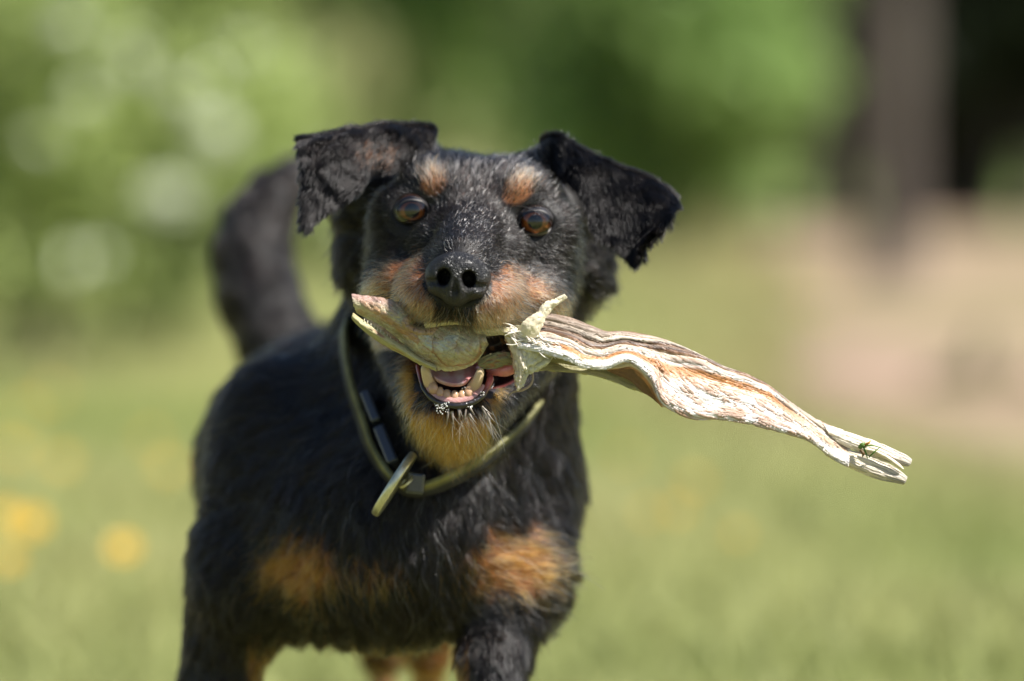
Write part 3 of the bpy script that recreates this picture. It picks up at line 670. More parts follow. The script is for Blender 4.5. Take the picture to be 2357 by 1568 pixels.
for k in range(5): whisk(H(100 + 10 * k, -30, 150), HD(.8, -.1 + .1 * k, -.5), 60, (0, 0, -.3), (.5, .5, .5), .5)
for k in range(40):
    px, py = rw.uniform(1090, 1290), rw.uniform(1240, 1350); a = P(px, py, 330); whisk(a, (1, -.1, rw.uniform(-.35, .25)), rw.uniform(60, 130), (0, 0, rw.normal(0, .15)), (.5, .3, .15), 1.1)
hair_object('whiskers', np.array(pts), np.array(rads), np.array(cols), M_hair, dog)
# wet clumps of chin hair
cv, cf, off = [], [], 0
for k in range(13):
    px = 1030 + 100 * rw.random(); a = (px, 946 + .25 * (px - 1030) * -.5 + rw.uniform(-8, 22), -16); dx = rw.uniform(-16, 34); ln = rw.uniform(12, 46)
    V, F = tube(PL([a, (px + dx * .4, a[1] + ln * .5, -20), (px + dx, a[1] + ln, -16)]), [rw.uniform(1.5, 4.5), rw.uniform(1, 2.6), .3], 12, 8); cv.append(V); cf += [[i + off for i in f] for f in F]; off += len(V)
M_wethair = mat('wet_hair_clumps', (.16, .13, .10), rough=.3, coat=.8, spec=.6, noise_amt=.5, noise_scale=900)
o = mesh('wet_chin_hair', np.concatenate(cv), cf, M_wethair, dog); o['kind'] = 'stuff'

# ================================================================== COLLAR
cpath = [(1262, 900, 540), (1240, 930, 440), (1200, 975, 362), (1150, 1020, 276), (1100, 1055, 222), (1040, 1088, 198), (985, 1112, 205), (935, 1118, 215), (890, 1080, 255), (855, 1020, 300), (835, 960, 345), (815, 900, 395), (801, 840, 450), (795, 780, 520), (800, 735, 600),
         (835, 640, 900), (930, 560, 1080), (1080, 540, 1120), (1230, 600, 1060), (1320, 720, 900), (1325, 820, 700)]
collar = empty('dog_collar', tuple(W(P(1000, 1110, 215))), 'olive edged leather collar with buckle and tag around the dog\'s neck', 'collar')
M_strap = mat('collar_leather', attr=True, rough=.55, spec=.4, noise_amt=.35, noise_scale=120, bump=('noise', 600, .3, .0006))
M_metal = mat('tag_metal', (.60, .58, .42), rough=.3, metal=.75, noise_amt=.25, noise_scale=200)
M_buckle = mat('dark_buckle', (.03, .035, .05), rough=.25, spec=.6, coat=.4)
c = cr(PL(cpath), 220, True); cen = c.mean(0); T = nrm(np.roll(c, -1, 0) - np.roll(c, 1, 0))
out = nrm(c - cen); axd = nrm(np.cross(T, out)); axd[(axd[:, 1] < 0)] *= -1; axd = nrm(axd + np.array([0, .35, .25])); on = nrm(np.cross(axd, T)); on[(on * out).sum(1) < 0] *= -1
prof = np.array([(-4, 5), (-1, 6.5), (4, 5.5), (30, 4), (50, 4.5), (54, 3), (54, -3), (50, -4.5), (4, -5.5), (-1, -6.5), (-4, -5)], float)
V = c[:, None] + axd[:, None] * prof[None, :, 0:1] + on[:, None] * prof[None, :, 1:2]; pc = np.where(np.abs(prof[:, 0]) < 5, 1.0, 0)
wn = np.repeat(noise(c, .03, 3, 3), len(prof)); cl = (1 + .7 * wn[:, None]) * mixc(np.array([[.02, .02, .026]]), np.array([[.155, .148, .062]]), np.tile(pc, 220))
mesh('strap', V.reshape(-1, 3), grid_faces(220, len(prof), True, True), M_strap, collar, cl)
def boxl(c_, ax, size, name, m, parent, bev=3, col=None):
    ax = nrm(np.array(ax)); 
    V = np.array([[i, j, k] for i in (-1, 1) for j in (-1, 1) for k in (-1, 1)], float) * np.array(size) / 2 @ ax + c_
    F = [(0, 1, 3, 2), (4, 6, 7, 5), (0, 4, 5, 1), (2, 3, 7, 6), (0, 2, 6, 4), (1, 5, 7, 3)]
    o = mesh(name, V, F, m, parent, col, smoothed=False); b = o.modifiers.new('b', 'BEVEL'); b.width = bev * S; b.segments = 3; return o
t0 = nrm(P(900, 1050, 270) - P(848, 920, 360)); n0 = nrm(np.cross(t0, (0, 1, 0)))
boxl(P(858, 945, 360), (t0, n0, np.cross(t0, n0)), (92, 26, 60), 'buckle', M_buckle, collar, 7)
boxl(P(892, 1030, 300), (t0, n0, np.cross(t0, n0)), (110, 30, 50), 'buckle', M_buckle, collar, 8)
boxl(P(955, 1112, 196), ((.95, 0, -.1), (0, 1, 0), (.1, 0, .95)), (46, 30, 52), 'buckle_loop', M_buckle, collar, 8)
# ring and edge-on disc tag
th = np.linspace(0, 2 * np.pi, 40, endpoint=False); rc = P(934, 1110, 176)
ring = rc + np.stack([np.cos(th) * 14, np.sin(th) * 16, np.sin(th) * 6 + np.cos(th) * 10], 1); V, F = tube(ring, 3.2, 60, 8, closed=True, ref=(.3, .2, 1)); mesh('ring', V, F, M_metal, collar)
a, b = P(952, 1044, 165), P(862, 1184, 150); tc_ = (a + b) / 2; ta = nrm(b - a); tn = nrm(np.cross(ta, (.06, 1, .03))); tb = np.cross(ta, tn); R = np.linalg.norm(b - a) / 2
th = np.linspace(0, 2 * np.pi, 64, endpoint=False); pr = [(0.0, 7), (.86, 8), (.94, 10), (1.0, 9), (1.03, 4), (1.03, -4), (1.0, -9), (.94, -10), (.86, -8), (0.0, -8)]
V = np.array([[tc_ + ta * math.cos(q) * R * s_ + tb * math.sin(q) * R * s_ + tn * h for s_, h in pr] for q in th]).reshape(-1, 3)
mesh('name_tag', V, grid_faces(64, len(pr), True), M_metal, collar)

# ================================================================== DRIED FISH
fish = empty('dried_fish', tuple(W(P(1250, 780, -30))), 'whole dried fish with twisted pale flesh and toothed head, held crosswise in the dog\'s mouth', 'dried fish')
M_fish = mat('dried_fish_flesh', attr=True, rough=.5, spec=.45, coat=.12, coat_rough=.25, noise_amt=.12, noise_scale=500, bump=('noise', 900, .45, .0008), trans=.12)
M_fwet = mat('wet_fish_skin', attr=True, rough=.28, spec=.6, coat=.5, coat_rough=.1, noise_amt=.15, noise_scale=700, bump=('noise', 1100, .7, .001))
WH = np.array([.80, .77, .74]); CRM = np.array([.74, .65, .52]); BRN = np.array([.22, .115, .06]); ORG = np.array([.45, .20, .07]); GRY = np.array([.28, .215, .165]); DK = np.array([.07, .045, .035]); OLV = np.array([.50, .46, .24])
top = [(1205, 742), (1242, 723), (1309, 733), (1363, 753), (1396, 765), (1440, 765), (1504, 777), (1560, 795), (1620, 823), (1667, 846), (1719, 864), (1767, 889), (1815, 926), (1862, 959), (1910, 983), (1955, 1002)]
bot = [(1190, 800), (1250, 812), (1309, 830), (1343, 847), (1392, 849), (1447, 833), (1497, 872), (1524, 930), (1590, 963), (1660, 966), (1720, 975), (1785, 992), (1845, 1007), (1876, 1023), (1912, 1052), (1952, 1075)]
rows = []
for i, (t_, b_) in enumerate(zip(top, bot)):
    t_, b_ = np.array(t_, float), np.array(b_, float); d0 = -35 + i * 1.5; row = []
    for v, off in ((0, 30), (.12, 14), (.3, 10), (.5, -4), (.7, -10), (.88, -24), (1, -22)):
        q = t_ + (b_ - t_) * v; row.append((q[0], q[1], d0 + off + 10 * math.sin(i * 1.3 + v * 2)))
    rows.append(row)
NU, NVv = 620, 120; A = patch(rows, NU, NVv); sU, vV = np.meshgrid(np.linspace(0, 15, NU), np.linspace(0, 1, NVv), indexing='ij')
gam = np.interp(sU, [0, 3, 5, 6.5, 8, 11, 13, 15], [1.2, 1.1, 1.0, .62, .34, .30, .5, .7])
wob = noise(np.stack([sU * 1.1, vV * 2, 0 * sU], -1), 1, 4) * .05; qv = np.clip(vV + wob, 0, 1) ** gam
fib = noise(np.stack([sU * 1.6, qv * 26, 0 * sU], -1), 1, 8, 3); fib2 = noise(np.stack([sU * 3, vV * 90 , 0 * sU + 3], -1), 1, 2, 2)
keys = [(0, BRN), (.07, GRY), (.15, GRY * 1.5), (.22, CRM), (.27, DK), (.30, BRN), (.35, GRY), (.40, DK * 1.3), (.42, BRN * 1.3), (.46, CRM * 1.1), (.52, GRY * 1.6), (.58, WH), (.63, ORG), (.70, ORG * 1.1), (.75, CRM), (.79, WH), (1, WH)]
kx = [k[0] for k in keys]; qq = np.clip(qv + fib * .022, 0, 1); C = np.stack([np.interp(qq, kx, [k[1][j] for k in keys]) for j in range(3)], -1)
C = C * (1 + .16 * fib[..., None]) * (1 + .13 * fib2[..., None])
wet = smooth(4.6, 3, sU) * smooth(.45, .25, vV); C = mixc(C, GRY * 1.1 * (1 + .8 * fib2[..., None]), wet * .7)
# feathered streaks in the white flesh
st = noise(np.stack([sU * 1.5 + vV * 2.0, vV * 24 - sU * 3.4, 0 * sU], -1), 1.25, 12, 3); m = smooth(.06, .26, st) * smooth(5.2, 6.5, sU) * smooth(.32, .45, vV) * smooth(13.8, 12.5, sU)
ln = noise(np.stack([sU * .5, vV * 34 - sU * .8, 0 * sU], -1), 1, 31, 2); C = mixc(C, BRN * 1.3, smooth(.12, .4, ln) * .55 * smooth(4.5, 6, sU))
C = mixc(C, BRN * 1.7, m * .75)
C = mixc(C, CRM * .95, smooth(11, 13, sU) * .45); gr = smooth(.1, .4, st) * smooth(12.3, 13.2, sU) * smooth(.4, .7, vV); C = mixc(C, np.array([.16, .15, .17]), gr * .7)
C = mixc(C, np.array([.25, .09, .05]), smooth(.05, .3, fib) * smooth(12.5, 13.5, sU) * smooth(.35, .1, vV) * .8)
C = mixc(C, ORG * .9, smooth(.965, .995, vV + fib * .01) * (sU > 5) * .8); C = mixc(C, CRM * .9, smooth(.9, .96, vV) * (sU > 8) * .35)
A = A + gridnorm(A) * ((fib * 1.6 + fib2 * 1.2 + m * -1.2 + 2.0 * np.sin(qv * 44 + 1.5 * fib) * smooth(.66, .5, qv))[..., None]) * smooth(0, .05, vV)[..., None] * smooth(1, .97, vV)[..., None]
def colshell(C): c = C.reshape(-1, 3); return np.clip(np.concatenate([c, c * .9]), .005, .88)
V, F = shell(A, 7); mesh('flesh_side', V, F, M_fish, fish, colshell(C))
def sheet(name, rows, fn, nu=120, nv=50, thick=5, m=None, amp=2.0, fs=(2, 12)):
    A = patch(rows, nu, nv); s, v = np.meshgrid(np.linspace(0, 1, nu), np.linspace(0, 1, nv), indexing='ij')
    f = noise(np.stack([s * fs[0] * len(rows) * .5, v * fs[1], 0 * s], -1), 1, len(rows), 3); A = A + gridnorm(A) * (f * amp)[..., None]
    C = fn(s, v, f); V, F = shell(A, thick); return mesh(name, V, F, m or M_fish, fish, colshell(C))
# curled brown edge
sheet('curled_skin', [[(1392, 846, -2), (1398, 850, 0), (1404, 855, 4)], [(1420, 838, -10), (1424, 850, -12), (1430, 866, 0)], [(1450, 831, -24), (1452, 848, -20), (1456, 882, -6)],
                      [(1478, 842, -34), (1475, 862, -30), (1478, 900, -8)], [(1502, 868, -36), (1496, 888, -32), (1500, 914, -8)], [(1518, 900, -30), (1510, 915, -26), (1514, 926, -6)], [(1530, 936, -16), (1526, 936, -12), (1522, 932, -4)]],
      lambda s, v, f: mixc(mixc(ORG * 1.25 + 0 * s[..., None], CRM * .95 + 0 * s[..., None], smooth(.0, .2, v) * smooth(.5, .3, v)), BRN * .8 + 0 * s[..., None], smooth(.42, .6, v + f * .15) * smooth(1, .8, s)), 90, 40)
# olive sheet behind
sheet('inner_skin', [[(1240, 812, 30), (1240, 835, 34), (1240, 852, 30)], [(1290, 815, 30), (1290, 838, 36), (1290, 855, 30)], [(1340, 825, 30), (1340, 845, 36), (1340, 860, 30)], [(1390, 830, 32), (1392, 855, 36), (1395, 872, 30)], [(1435, 845, 34), (1435, 870, 36), (1440, 890, 30)], [(1478, 880, 30), (1480, 893, 30), (1484, 904, 26)]],
      lambda s, v, f: mixc(OLV * .55 + 0 * s[..., None], OLV * 1.0 + 0 * s[..., None], smooth(.4, .9, v + f * .5)))
# gill flap
sheet('gill_flap', [[(1158, 752, -8), (1172, 748, -20), (1200, 752, -34), (1235, 765, -40)], [(1162, 775, -10), (1180, 775, -34), (1212, 782, -46), (1262, 792, -42)], [(1172, 802, -12), (1192, 805, -40), (1222, 812, -44), (1274, 812, -30)],
                    [(1181, 832, -14), (1198, 838, -42), (1218, 838, -40), (1266, 832, -26)], [(1184, 858, -14), (1198, 862, -38), (1212, 856, -32), (1242, 850, -22)], [(1186, 880, -16), (1196, 882, -30), (1204, 874, -26), (1216, 856, -20)], [(1190, 897, -18), (1193, 898, -22), (1196, 894, -22), (1200, 888, -20)]],
      lambda s, v, f: mixc(mixc(CRM * .9 + 0 * s[..., None], np.array([.58, .56, .42]) + 0 * s[..., None], smooth(.3, .7, v)), ORG * .9 + 0 * s[..., None], smooth(.18, .0, v + f * .08) * .8) * (1 + .4 * f[..., None]), 130, 80, 4, None, 7, (4, 16))
# whitish frayed flesh at the neck of the fish
fv, ff, off = [], [], 0; rf = np.random.default_rng(4)
for k in range(130):
    px, py = rf.uniform(1170, 1300), 0; py = 768 + (px - 1175) * .33 + rf.normal(0, 9); a = P(px, py, -52 + rf.normal(0, 4)); dd = nrm(np.array([rf.normal(1.0, .4), rf.uniform(-.3, .1), rf.normal(-.3, .3)])) * rf.uniform(6, 20)
    V, F = tube(np.array([a - dd, a + rf.normal(0, 1.5, 3), a + dd]), [.6, rf.uniform(1.0, 2.4), .4], 7, 6); fv.append(V); ff += [[i + off for i in f] for f in F]; off += len(V)
o = mesh('frayed_flesh', np.concatenate(fv), ff, mat('frayed_flesh', (.72, .66, .58), rough=.5, noise_amt=.3, noise_scale=600, sss=.1), fish); o['kind'] = 'stuff'
M_bone = mat('pale_bone', (.72, .64, .47), rough=.42, spec=.4, noise_amt=.18, noise_scale=250, bump=('noise', 500, .4, .001))
sheet('fin_bone', [[(1190, 762, -46), (1204, 772, -56), (1222, 782, -48)], [(1203, 743, -56), (1218, 754, -64), (1240, 766, -54)], [(1220, 730, -58), (1232, 738, -66), (1248, 748, -56)], [(1238, 719, -56), (1246, 725, -62), (1255, 731, -56)],
                     [(1247, 703, -54), (1257, 708, -62), (1269, 713, -54)], [(1266, 694, -54), (1272, 698, -60), (1279, 702, -54)], [(1284, 688, -54), (1286, 691, -57), (1289, 693, -54)], [(1300, 679, -54), (1302, 681, -56), (1304, 683, -54)]],
      lambda s, v, f: np.array([.70, .62, .46]) * (1 + .25 * f[..., None]), 120, 30, 7, M_bone, 3.5, (2, 5))
# throat cavity skin and rear operculum
sheet('gill_cavity', [[(1100, 765, 20), (1102, 800, 40), (1104, 832, 20)], [(1125, 760, 24), (1128, 795, 60), (1130, 826, 22)], [(1150, 756, 24), (1155, 790, 60), (1160, 820, 22)], [(1175, 760, 10), (1182, 790, 30), (1190, 820, 10)]],
      lambda s, v, f: mixc(DK * .6 + 0 * s[..., None], ORG * .8 + 0 * s[..., None], smooth(.2, .5, f)), 60, 40, 5, M_fwet, 5, (3, 5))
sheet('gill_plate', [[(1096, 832, 0), (1102, 842, -2), (1112, 848, 6)], [(1118, 818, -4), (1126, 834, -8), (1138, 848, 6)], [(1145, 811, -4), (1152, 826, -8), (1162, 842, 8)], [(1172, 812, -2), (1176, 824, -4), (1182, 838, 8)]],
      lambda s, v, f: mixc(OLV * .5 + 0 * s[..., None], BRN * 1.2 + 0 * s[..., None], smooth(-.1, .4, f)) * (1 + .4 * f[..., None]), 60, 40, 3, None, 5, (3, 8))
# the head
tj = [(809, 681), (848, 686), (887, 692), (930, 704), (975, 722), (1020, 742), (1065, 752), (1100, 758), (1118, 772)]
bj = [(822, 716), (852, 732), (890, 754), (925, 783), (965, 834), (1004, 848), (1050, 849), (1090, 832), (1119, 790)]
rows = []
for i, (t_, b_) in enumerate(zip(tj, bj)):
    t_, b_ = np.array(t_, float), np.array(b_, float); bl = 10 + 22 * math.sin(min(i / 4, 1) * 1.57)
    rows.append([(*(t_ + (b_ - t_) * v), -38 + 6 * (i < 2) - bl * (math.sin(v * 3.14)) + 14) for v in (0, .18, .4, .6, .82, 1)])
A = patch(rows, 330, 130); s, v = np.meshgrid(np.linspace(0, 8, 330), np.linspace(0, 1, 130), indexing='ij')
k_ = 1 + A[..., 1] / DP; PX, PY = A[..., 0] / k_ + 1178, 784 - A[..., 2] / k_
f1 = noise(np.stack([PX * .03, PY * .06, 0 * s], -1), 1, 3, 3); f2 = noise(np.stack([PX + .6 * PY, (PY - .7 * PX) * 2, 0 * s], -1), .05, 5, 3); f3 = noise(np.stack([(PX + .6 * PY) * .5, (PY - .6 * PX) * 2.4, 0 * s], -1), .10, 15, 3)
base = mixc(np.array([.36, .29, .14]) + 0 * s[..., None], np.array([.42, .39, .24]) + 0 * s[..., None], np.clip(.5 + f1 * 1.2, 0, 1))
# operculum arcs
rad1 = np.hypot((PX - 1050) * .9, PY - 790 + 10 * f1); rad2 = np.hypot(PX - 1010, (PY - 760) * 1.0 + 8 * f1)
arc = np.maximum.reduce([smooth(5, 1, np.abs(rad1 - 48)) * (PY > 780), smooth(5, 1, np.abs(rad2 - 50)) * (PY > 765)])
disp = 5 * smooth(52, 44, rad1) + 4 * smooth(56, 46, rad2) + f1 * 4 - arc * 3.5
base = mixc(base, np.array([.42, .45, .40]) + 0 * s[..., None], smooth(16, 6, np.abs(rad2 - 38)) * (PY > 775) * .8)
base = mixc(base, ORG * .75 + 0 * s[..., None], np.clip(arc * .8 + smooth(.3, .6, f2) * .15, 0, 1))
jawline = smooth(12, 3, np.abs((PY - 760) - (PX - 930) * .72)) * (PX < 965); base = mixc(base, ORG * .8 + 0 * s[..., None], jawline * .7)
snout = smooth(950, 860, PX) * smooth(.5, .15, v); base = mixc(base, mixc(np.array([.40, .26, .22]) + 0 * s[..., None], DK * 1.8 + 0 * s[..., None], smooth(-.1, .4, f2 + .3 * (PX - 870) / 60)), snout)
base = mixc(base, np.array([.62, .58, .34]) + 0 * s[..., None], smooth(.84, .97, v) * .8)
eye = np.hypot((PX - 968) / 30, (PY - 748) / 15 - (PX - 968) * .01); disp += -16 * smooth(1.05, .3, eye) + 5 * smooth(.3, .05, np.abs(eye - 1.15)); base = mixc(base, DK * .7 + 0 * s[..., None], smooth(.9, .6, eye) * .85); base = mixc(base, ORG * .7 + 0 * s[..., None], smooth(.25, .08, np.abs(eye - 1.15)) * .6)
base = base * (1 + .55 * f3[..., None]); base = mixc(base, BRN + 0 * s[..., None], smooth(.12, .4, f3) * .5); disp = disp + 3 * f3
A = A + np.array([0, -1, 0]) * disp[..., None]
V, F = shell(A, 12); hd = mesh('fish_head', V, F, M_fwet, fish, colshell(base))
# lower jaw of the fish
sheet('fish_lower_jaw', [[(811, 722, -30), (810, 728, -40), (812, 735, -32)], [(842, 742, -32), (843, 753, -46), (848, 768, -32)], [(882, 768, -34), (884, 780, -50), (888, 796, -34)], [(922, 792, -34), (925, 805, -52), (930, 817, -34)], [(962, 822, -36), (965, 830, -54), (970, 838, -36)], [(1000, 842, -40), (1003, 848, -52), (1006, 853, -40)]],
      lambda s, v, f: mixc(np.array([.44, .40, .20]) + 0 * s[..., None], BRN * 1.3 + 0 * s[..., None], smooth(.05, .5, f + .2 * smooth(.3, 0, v))) * (1 + .3 * f[..., None]), 110, 36, 6)
for i in range(11):
    x = 836 + i * 7.5; y = 738 + i * 5.4 + rf.uniform(-1, 1); V, F = tube(PL([(x, y + 7, -40), (x + 2, y, -44), (x + 3, y - 6, -42)]), [1.8, 1.2, .3], 6, 6); mesh('fish_tooth', V, F, M_bone, fish)
# cream skin slivers under the upper lip
sheet('skin_sliver', [[(975, 742, -52), (976, 748, -58), (980, 756, -54)], [(1010, 736, -56), (1011, 742, -64), (1014, 748, -58)], [(1050, 737, -56), (1052, 741, -64), (1052, 746, -58)], [(1082, 742, -54), (1083, 745, -60), (1082, 750, -54)]],
      lambda s, v, f: np.array([.66, .58, .32]) * (1 + .3 * f[..., None]), 50, 20, 5)
sheet('skin_sliver', [[(1090, 750, -40), (1090, 765, -44), (1092, 778, -40)], [(1120, 748, -38), (1120, 760, -46), (1122, 772, -38)], [(1150, 750, -34), (1152, 760, -42), (1155, 770, -34)], [(1176, 758, -34), (1178, 768, -40), (1180, 778, -34)]],
      lambda s, v, f: np.array([.52, .46, .26]) * (1 + .4 * f[..., None]), 50, 30, 5)
# tail fin, two lobes with rays
def fin(rows, name):
    return sheet(name, rows, lambda s, v, f: mixc(CRM * 1.05 + 0 * s[..., None], np.array([.40, .36, .31]) + 0 * s[..., None], np.clip(smooth(.45, .95, s) * .55 + smooth(.0, .5, np.sin(v * 70 + f * 2)) * smooth(.3, .8, s) * .6, 0, 1)) * (1 - .55 * (smooth(.55, .95, np.sin(v * 95 + 2.5 * f)) * smooth(.1, .5, s)))[..., None], 140, 90, 5, None, 2.4, (1, 16))
fin([[(1895, 978, -8), (1905, 995, -14), (1930, 1020, -12)], [(1935, 990, -8), (1942, 1010, -16), (1952, 1030, -12)], [(1985, 1007, -6), (1985, 1025, -14), (1985, 1042, -8)], [(2020, 1020, -4), (2015, 1036, -12), (2010, 1050, -6)], [(2055, 1036, -2), (2050, 1050, -10), (2046, 1062, -4)], [(2082, 1048, 0), (2078, 1060, -6), (2075, 1070, -2)], [(2097, 1060, 0), (2095, 1067, -4), (2090, 1072, -2)]], 'tail_fin_lobe')
fin([[(1915, 1020, -6), (1905, 1035, -10), (1898, 1045, -4)], [(1955, 1036, -8), (1940, 1055, -14), (1928, 1063, -6)], [(1990, 1046, -6), (1975, 1070, -14), (1962, 1079, -4)], [(2015, 1056, -6), (2005, 1082, -14), (1998, 1094, -4)], [(2045, 1070, -4), (2038, 1092, -12), (2030, 1104, -4)], [(2068, 1084, -2), (2066, 1100, -8), (2060, 1110, -2)], [(2086, 1100, 0), (2084, 1107, -4), (2079, 1114, 0)]], 'tail_fin_lobe')
V, F = tube(PL([(1985, 1034, -20), (2010, 1038, -22), (2040, 1052, -22), (2065, 1070, -18), (2078, 1080, -14)]), [2, 3.5, 4, 5, 2], 40, 8); mesh('fin_ray', V, F, M_bone, fish)
# drooping skin thread
V, F = tube(PL([(1224, 852, -16), (1226, 872, -16), (1218, 888, -14), (1200, 898, -12), (1180, 902, -8), (1166, 915, -4)]), [2.6, 2.4, 3.2, 3.6, 2.6, 1.0], 50, 8); mesh('skin_thread', V, F, mat('dried_skin_thread', (.30, .22, .17), rough=.35, coat=.5), fish)
# grass sprig stuck to the tail
sprig = empty('grass_sprig', tuple(W(P(1985, 1025, -30))), 'tiny green grass sprig stuck to the tail of the dried fish', 'grass sprig')
M_gb = mat('grass_sprig', attr=True, rough=.5, trans=.3)
for path, r_, c_ in (([(1978, 1030, -26), (1984, 1024, -32), (1990, 1020, -30)], [5, 5, 2], (.12, .22, .04)), ([(1986, 1030, -28), (1996, 1026, -36), (2010, 1026, -38), (2028, 1030, -30)], [2, 2, 1.6, .6], (.16, .28, .06)),
                     ([(1984, 1024, -28), (1992, 1042, -30), (1996, 1056, -26)], [2.2, 2, .8], (.10, .22, .03)), ([(2000, 1052, -24), (2010, 1042, -34), (2026, 1028, -34)], [1.5, 1.8, .7], (.12, .26, .04)),
                     ([(1980, 1036, -28), (1986, 1044, -32), (1984, 1052, -26)], [4, 3.5, 1], (.16, .09, .03)), ([(1990, 1024, -30), (1998, 1020, -36), (2004, 1014, -34)], [3.2, 2.6, .8], (.55, .28, .04))):
    V, F = tube(PL(path), r_, 20, 8); mesh('blade', V, F, M_gb, sprig, np.tile(c_, (len(V), 1)))

# ================================================================== SETTING
def bgx(px, y): return (px - 1178) / DP * y
def groundmat(name, cols, sc, rough=.9):
    m = bpy.data.materials.new(name); m.use_nodes = True; n = m.node_tree.nodes; l = m.node_tree.links; b = n['Principled BSDF']; b.inputs['Roughness'].default_value = rough; b.inputs['Specular IOR Level'].default_value = .15
    tc = n.new('ShaderNodeTexCoord'); prev = None
    for i, (c, s_) in enumerate(zip(cols, sc)):
        if prev is None: rgb = n.new('ShaderNodeRGB'); rgb.outputs[0].default_value = (*c, 1); prev = rgb.outputs[0]; continue
        t = n.new('ShaderNodeTexNoise'); t.inputs['Scale'].default_value = s_; t.inputs['Detail'].default_value = 4; l.new(tc.outputs['Object'], t.inputs['Vector'])
        mr = n.new('ShaderNodeMapRange'); mr.inputs['From Min'].default_value = .42; mr.inputs['From Max'].default_value = .62; l.new(t.outputs['Fac'], mr.inputs['Value'])
        mx = n.new('ShaderNodeMix'); mx.data_type = 'RGBA'; l.new(mr.outputs[0], mx.inputs['Factor']); l.new(prev, mx.inputs[6]); mx.inputs[7].default_value = (*c, 1); prev = mx.outputs[2]
    l.new(prev, b.inputs['Base Color']); return m
M_ground = groundmat('meadow_ground', [(.18, .21, .06), (.25, .24, .085), (.13, .17, .04), (.27, .25, .12)], [0, .9, 1.7, .45])
M_path = groundmat('pale_dirt', [(.34, .235, .185), (.24, .17, .115), (.20, .18, .085)], [0, .8, .5])
gx = np.concatenate([[-150], np.linspace(-14, 14, 90), [150]]); gy = np.concatenate([[-60], np.linspace(-3, 60, 120), [300]])
X, Y = np.meshgrid(gx, gy, indexing='ij'); Z = .02 * noise(np.stack([X, Y, 0 * X], -1), .7, 1) * (np.abs(X) < 14) * (Y < 60) * (Y > 2.6) 
ground = mesh('ground', np.stack([X, Y, Z], -1).reshape(-1, 3), grid_faces(len(gx), len(gy)), M_ground, None, world=True); ground['kind'] = 'structure'
hx = np.linspace(-26, 9, 60); hy = np.linspace(37, 70, 50); X, Y = np.meshgrid(hx, hy, indexing='ij')
M_hill = groundmat('hill_grass', [(.20, .24, .085), (.27, .27, .11), (.13, .20, .05)], [0, .25, .4])
Z = 6.0 * smooth(37, 60, Y + 2 * noise(np.stack([X, Y, 0 * X], -1), .12, 3)) * smooth(9, 3, X) - .3
hill = mesh('hill', np.stack([X, Y, Z], -1).reshape(-1, 3), grid_faces(60, 50), M_hill, None, world=True); hill['kind'] = 'structure'
# dirt path: winds in from the right
pc = [(6.4, 40, 4.0), (4.2, 30, 3.0), (2.85, 22, 1.9), (1.9, 16, 1.0), (1.45, 12.5, .72), (1.14, 10, .5), (.92, 8, .46), (.86, 6.6, .36), (1.15, 5.0, .32), (2.2, 3.0, .6), (4, 0, .8)]
pc = cr(np.array(pc) * np.array([1, 1, .8]), 160); ed = nrm(np.gradient(pc[:, :2], axis=0)); nn = np.stack([-ed[:, 1], ed[:, 0]], 1); jj = np.linspace(-1, 1, 15)
wv = 1 + .25 * noise(np.stack([np.arange(160) * .1, 0 * np.arange(160), 0 * np.arange(160)], -1), 1, 3)
V = pc[:, None, :2] + nn[:, None] * (jj[None, :, None] * (pc[:, 2] * wv)[:, None, None]); Zp = .024 + 0 * V[..., 0] - .022 * np.abs(jj[None]) ** 6
path = mesh('dirt_path', np.concatenate([V, Zp[..., None]], -1).reshape(-1, 3), grid_faces(160, 15), M_path, None, world=True); path['kind'] = 'structure'
def on_path(x, y): 
    d = np.hypot(x[:, None] - pc[None, :, 0], y[:, None] - pc[None, :, 1]); i = d.argmin(1); return d[np.arange(len(x)), i] < pc[i, 2] * .95
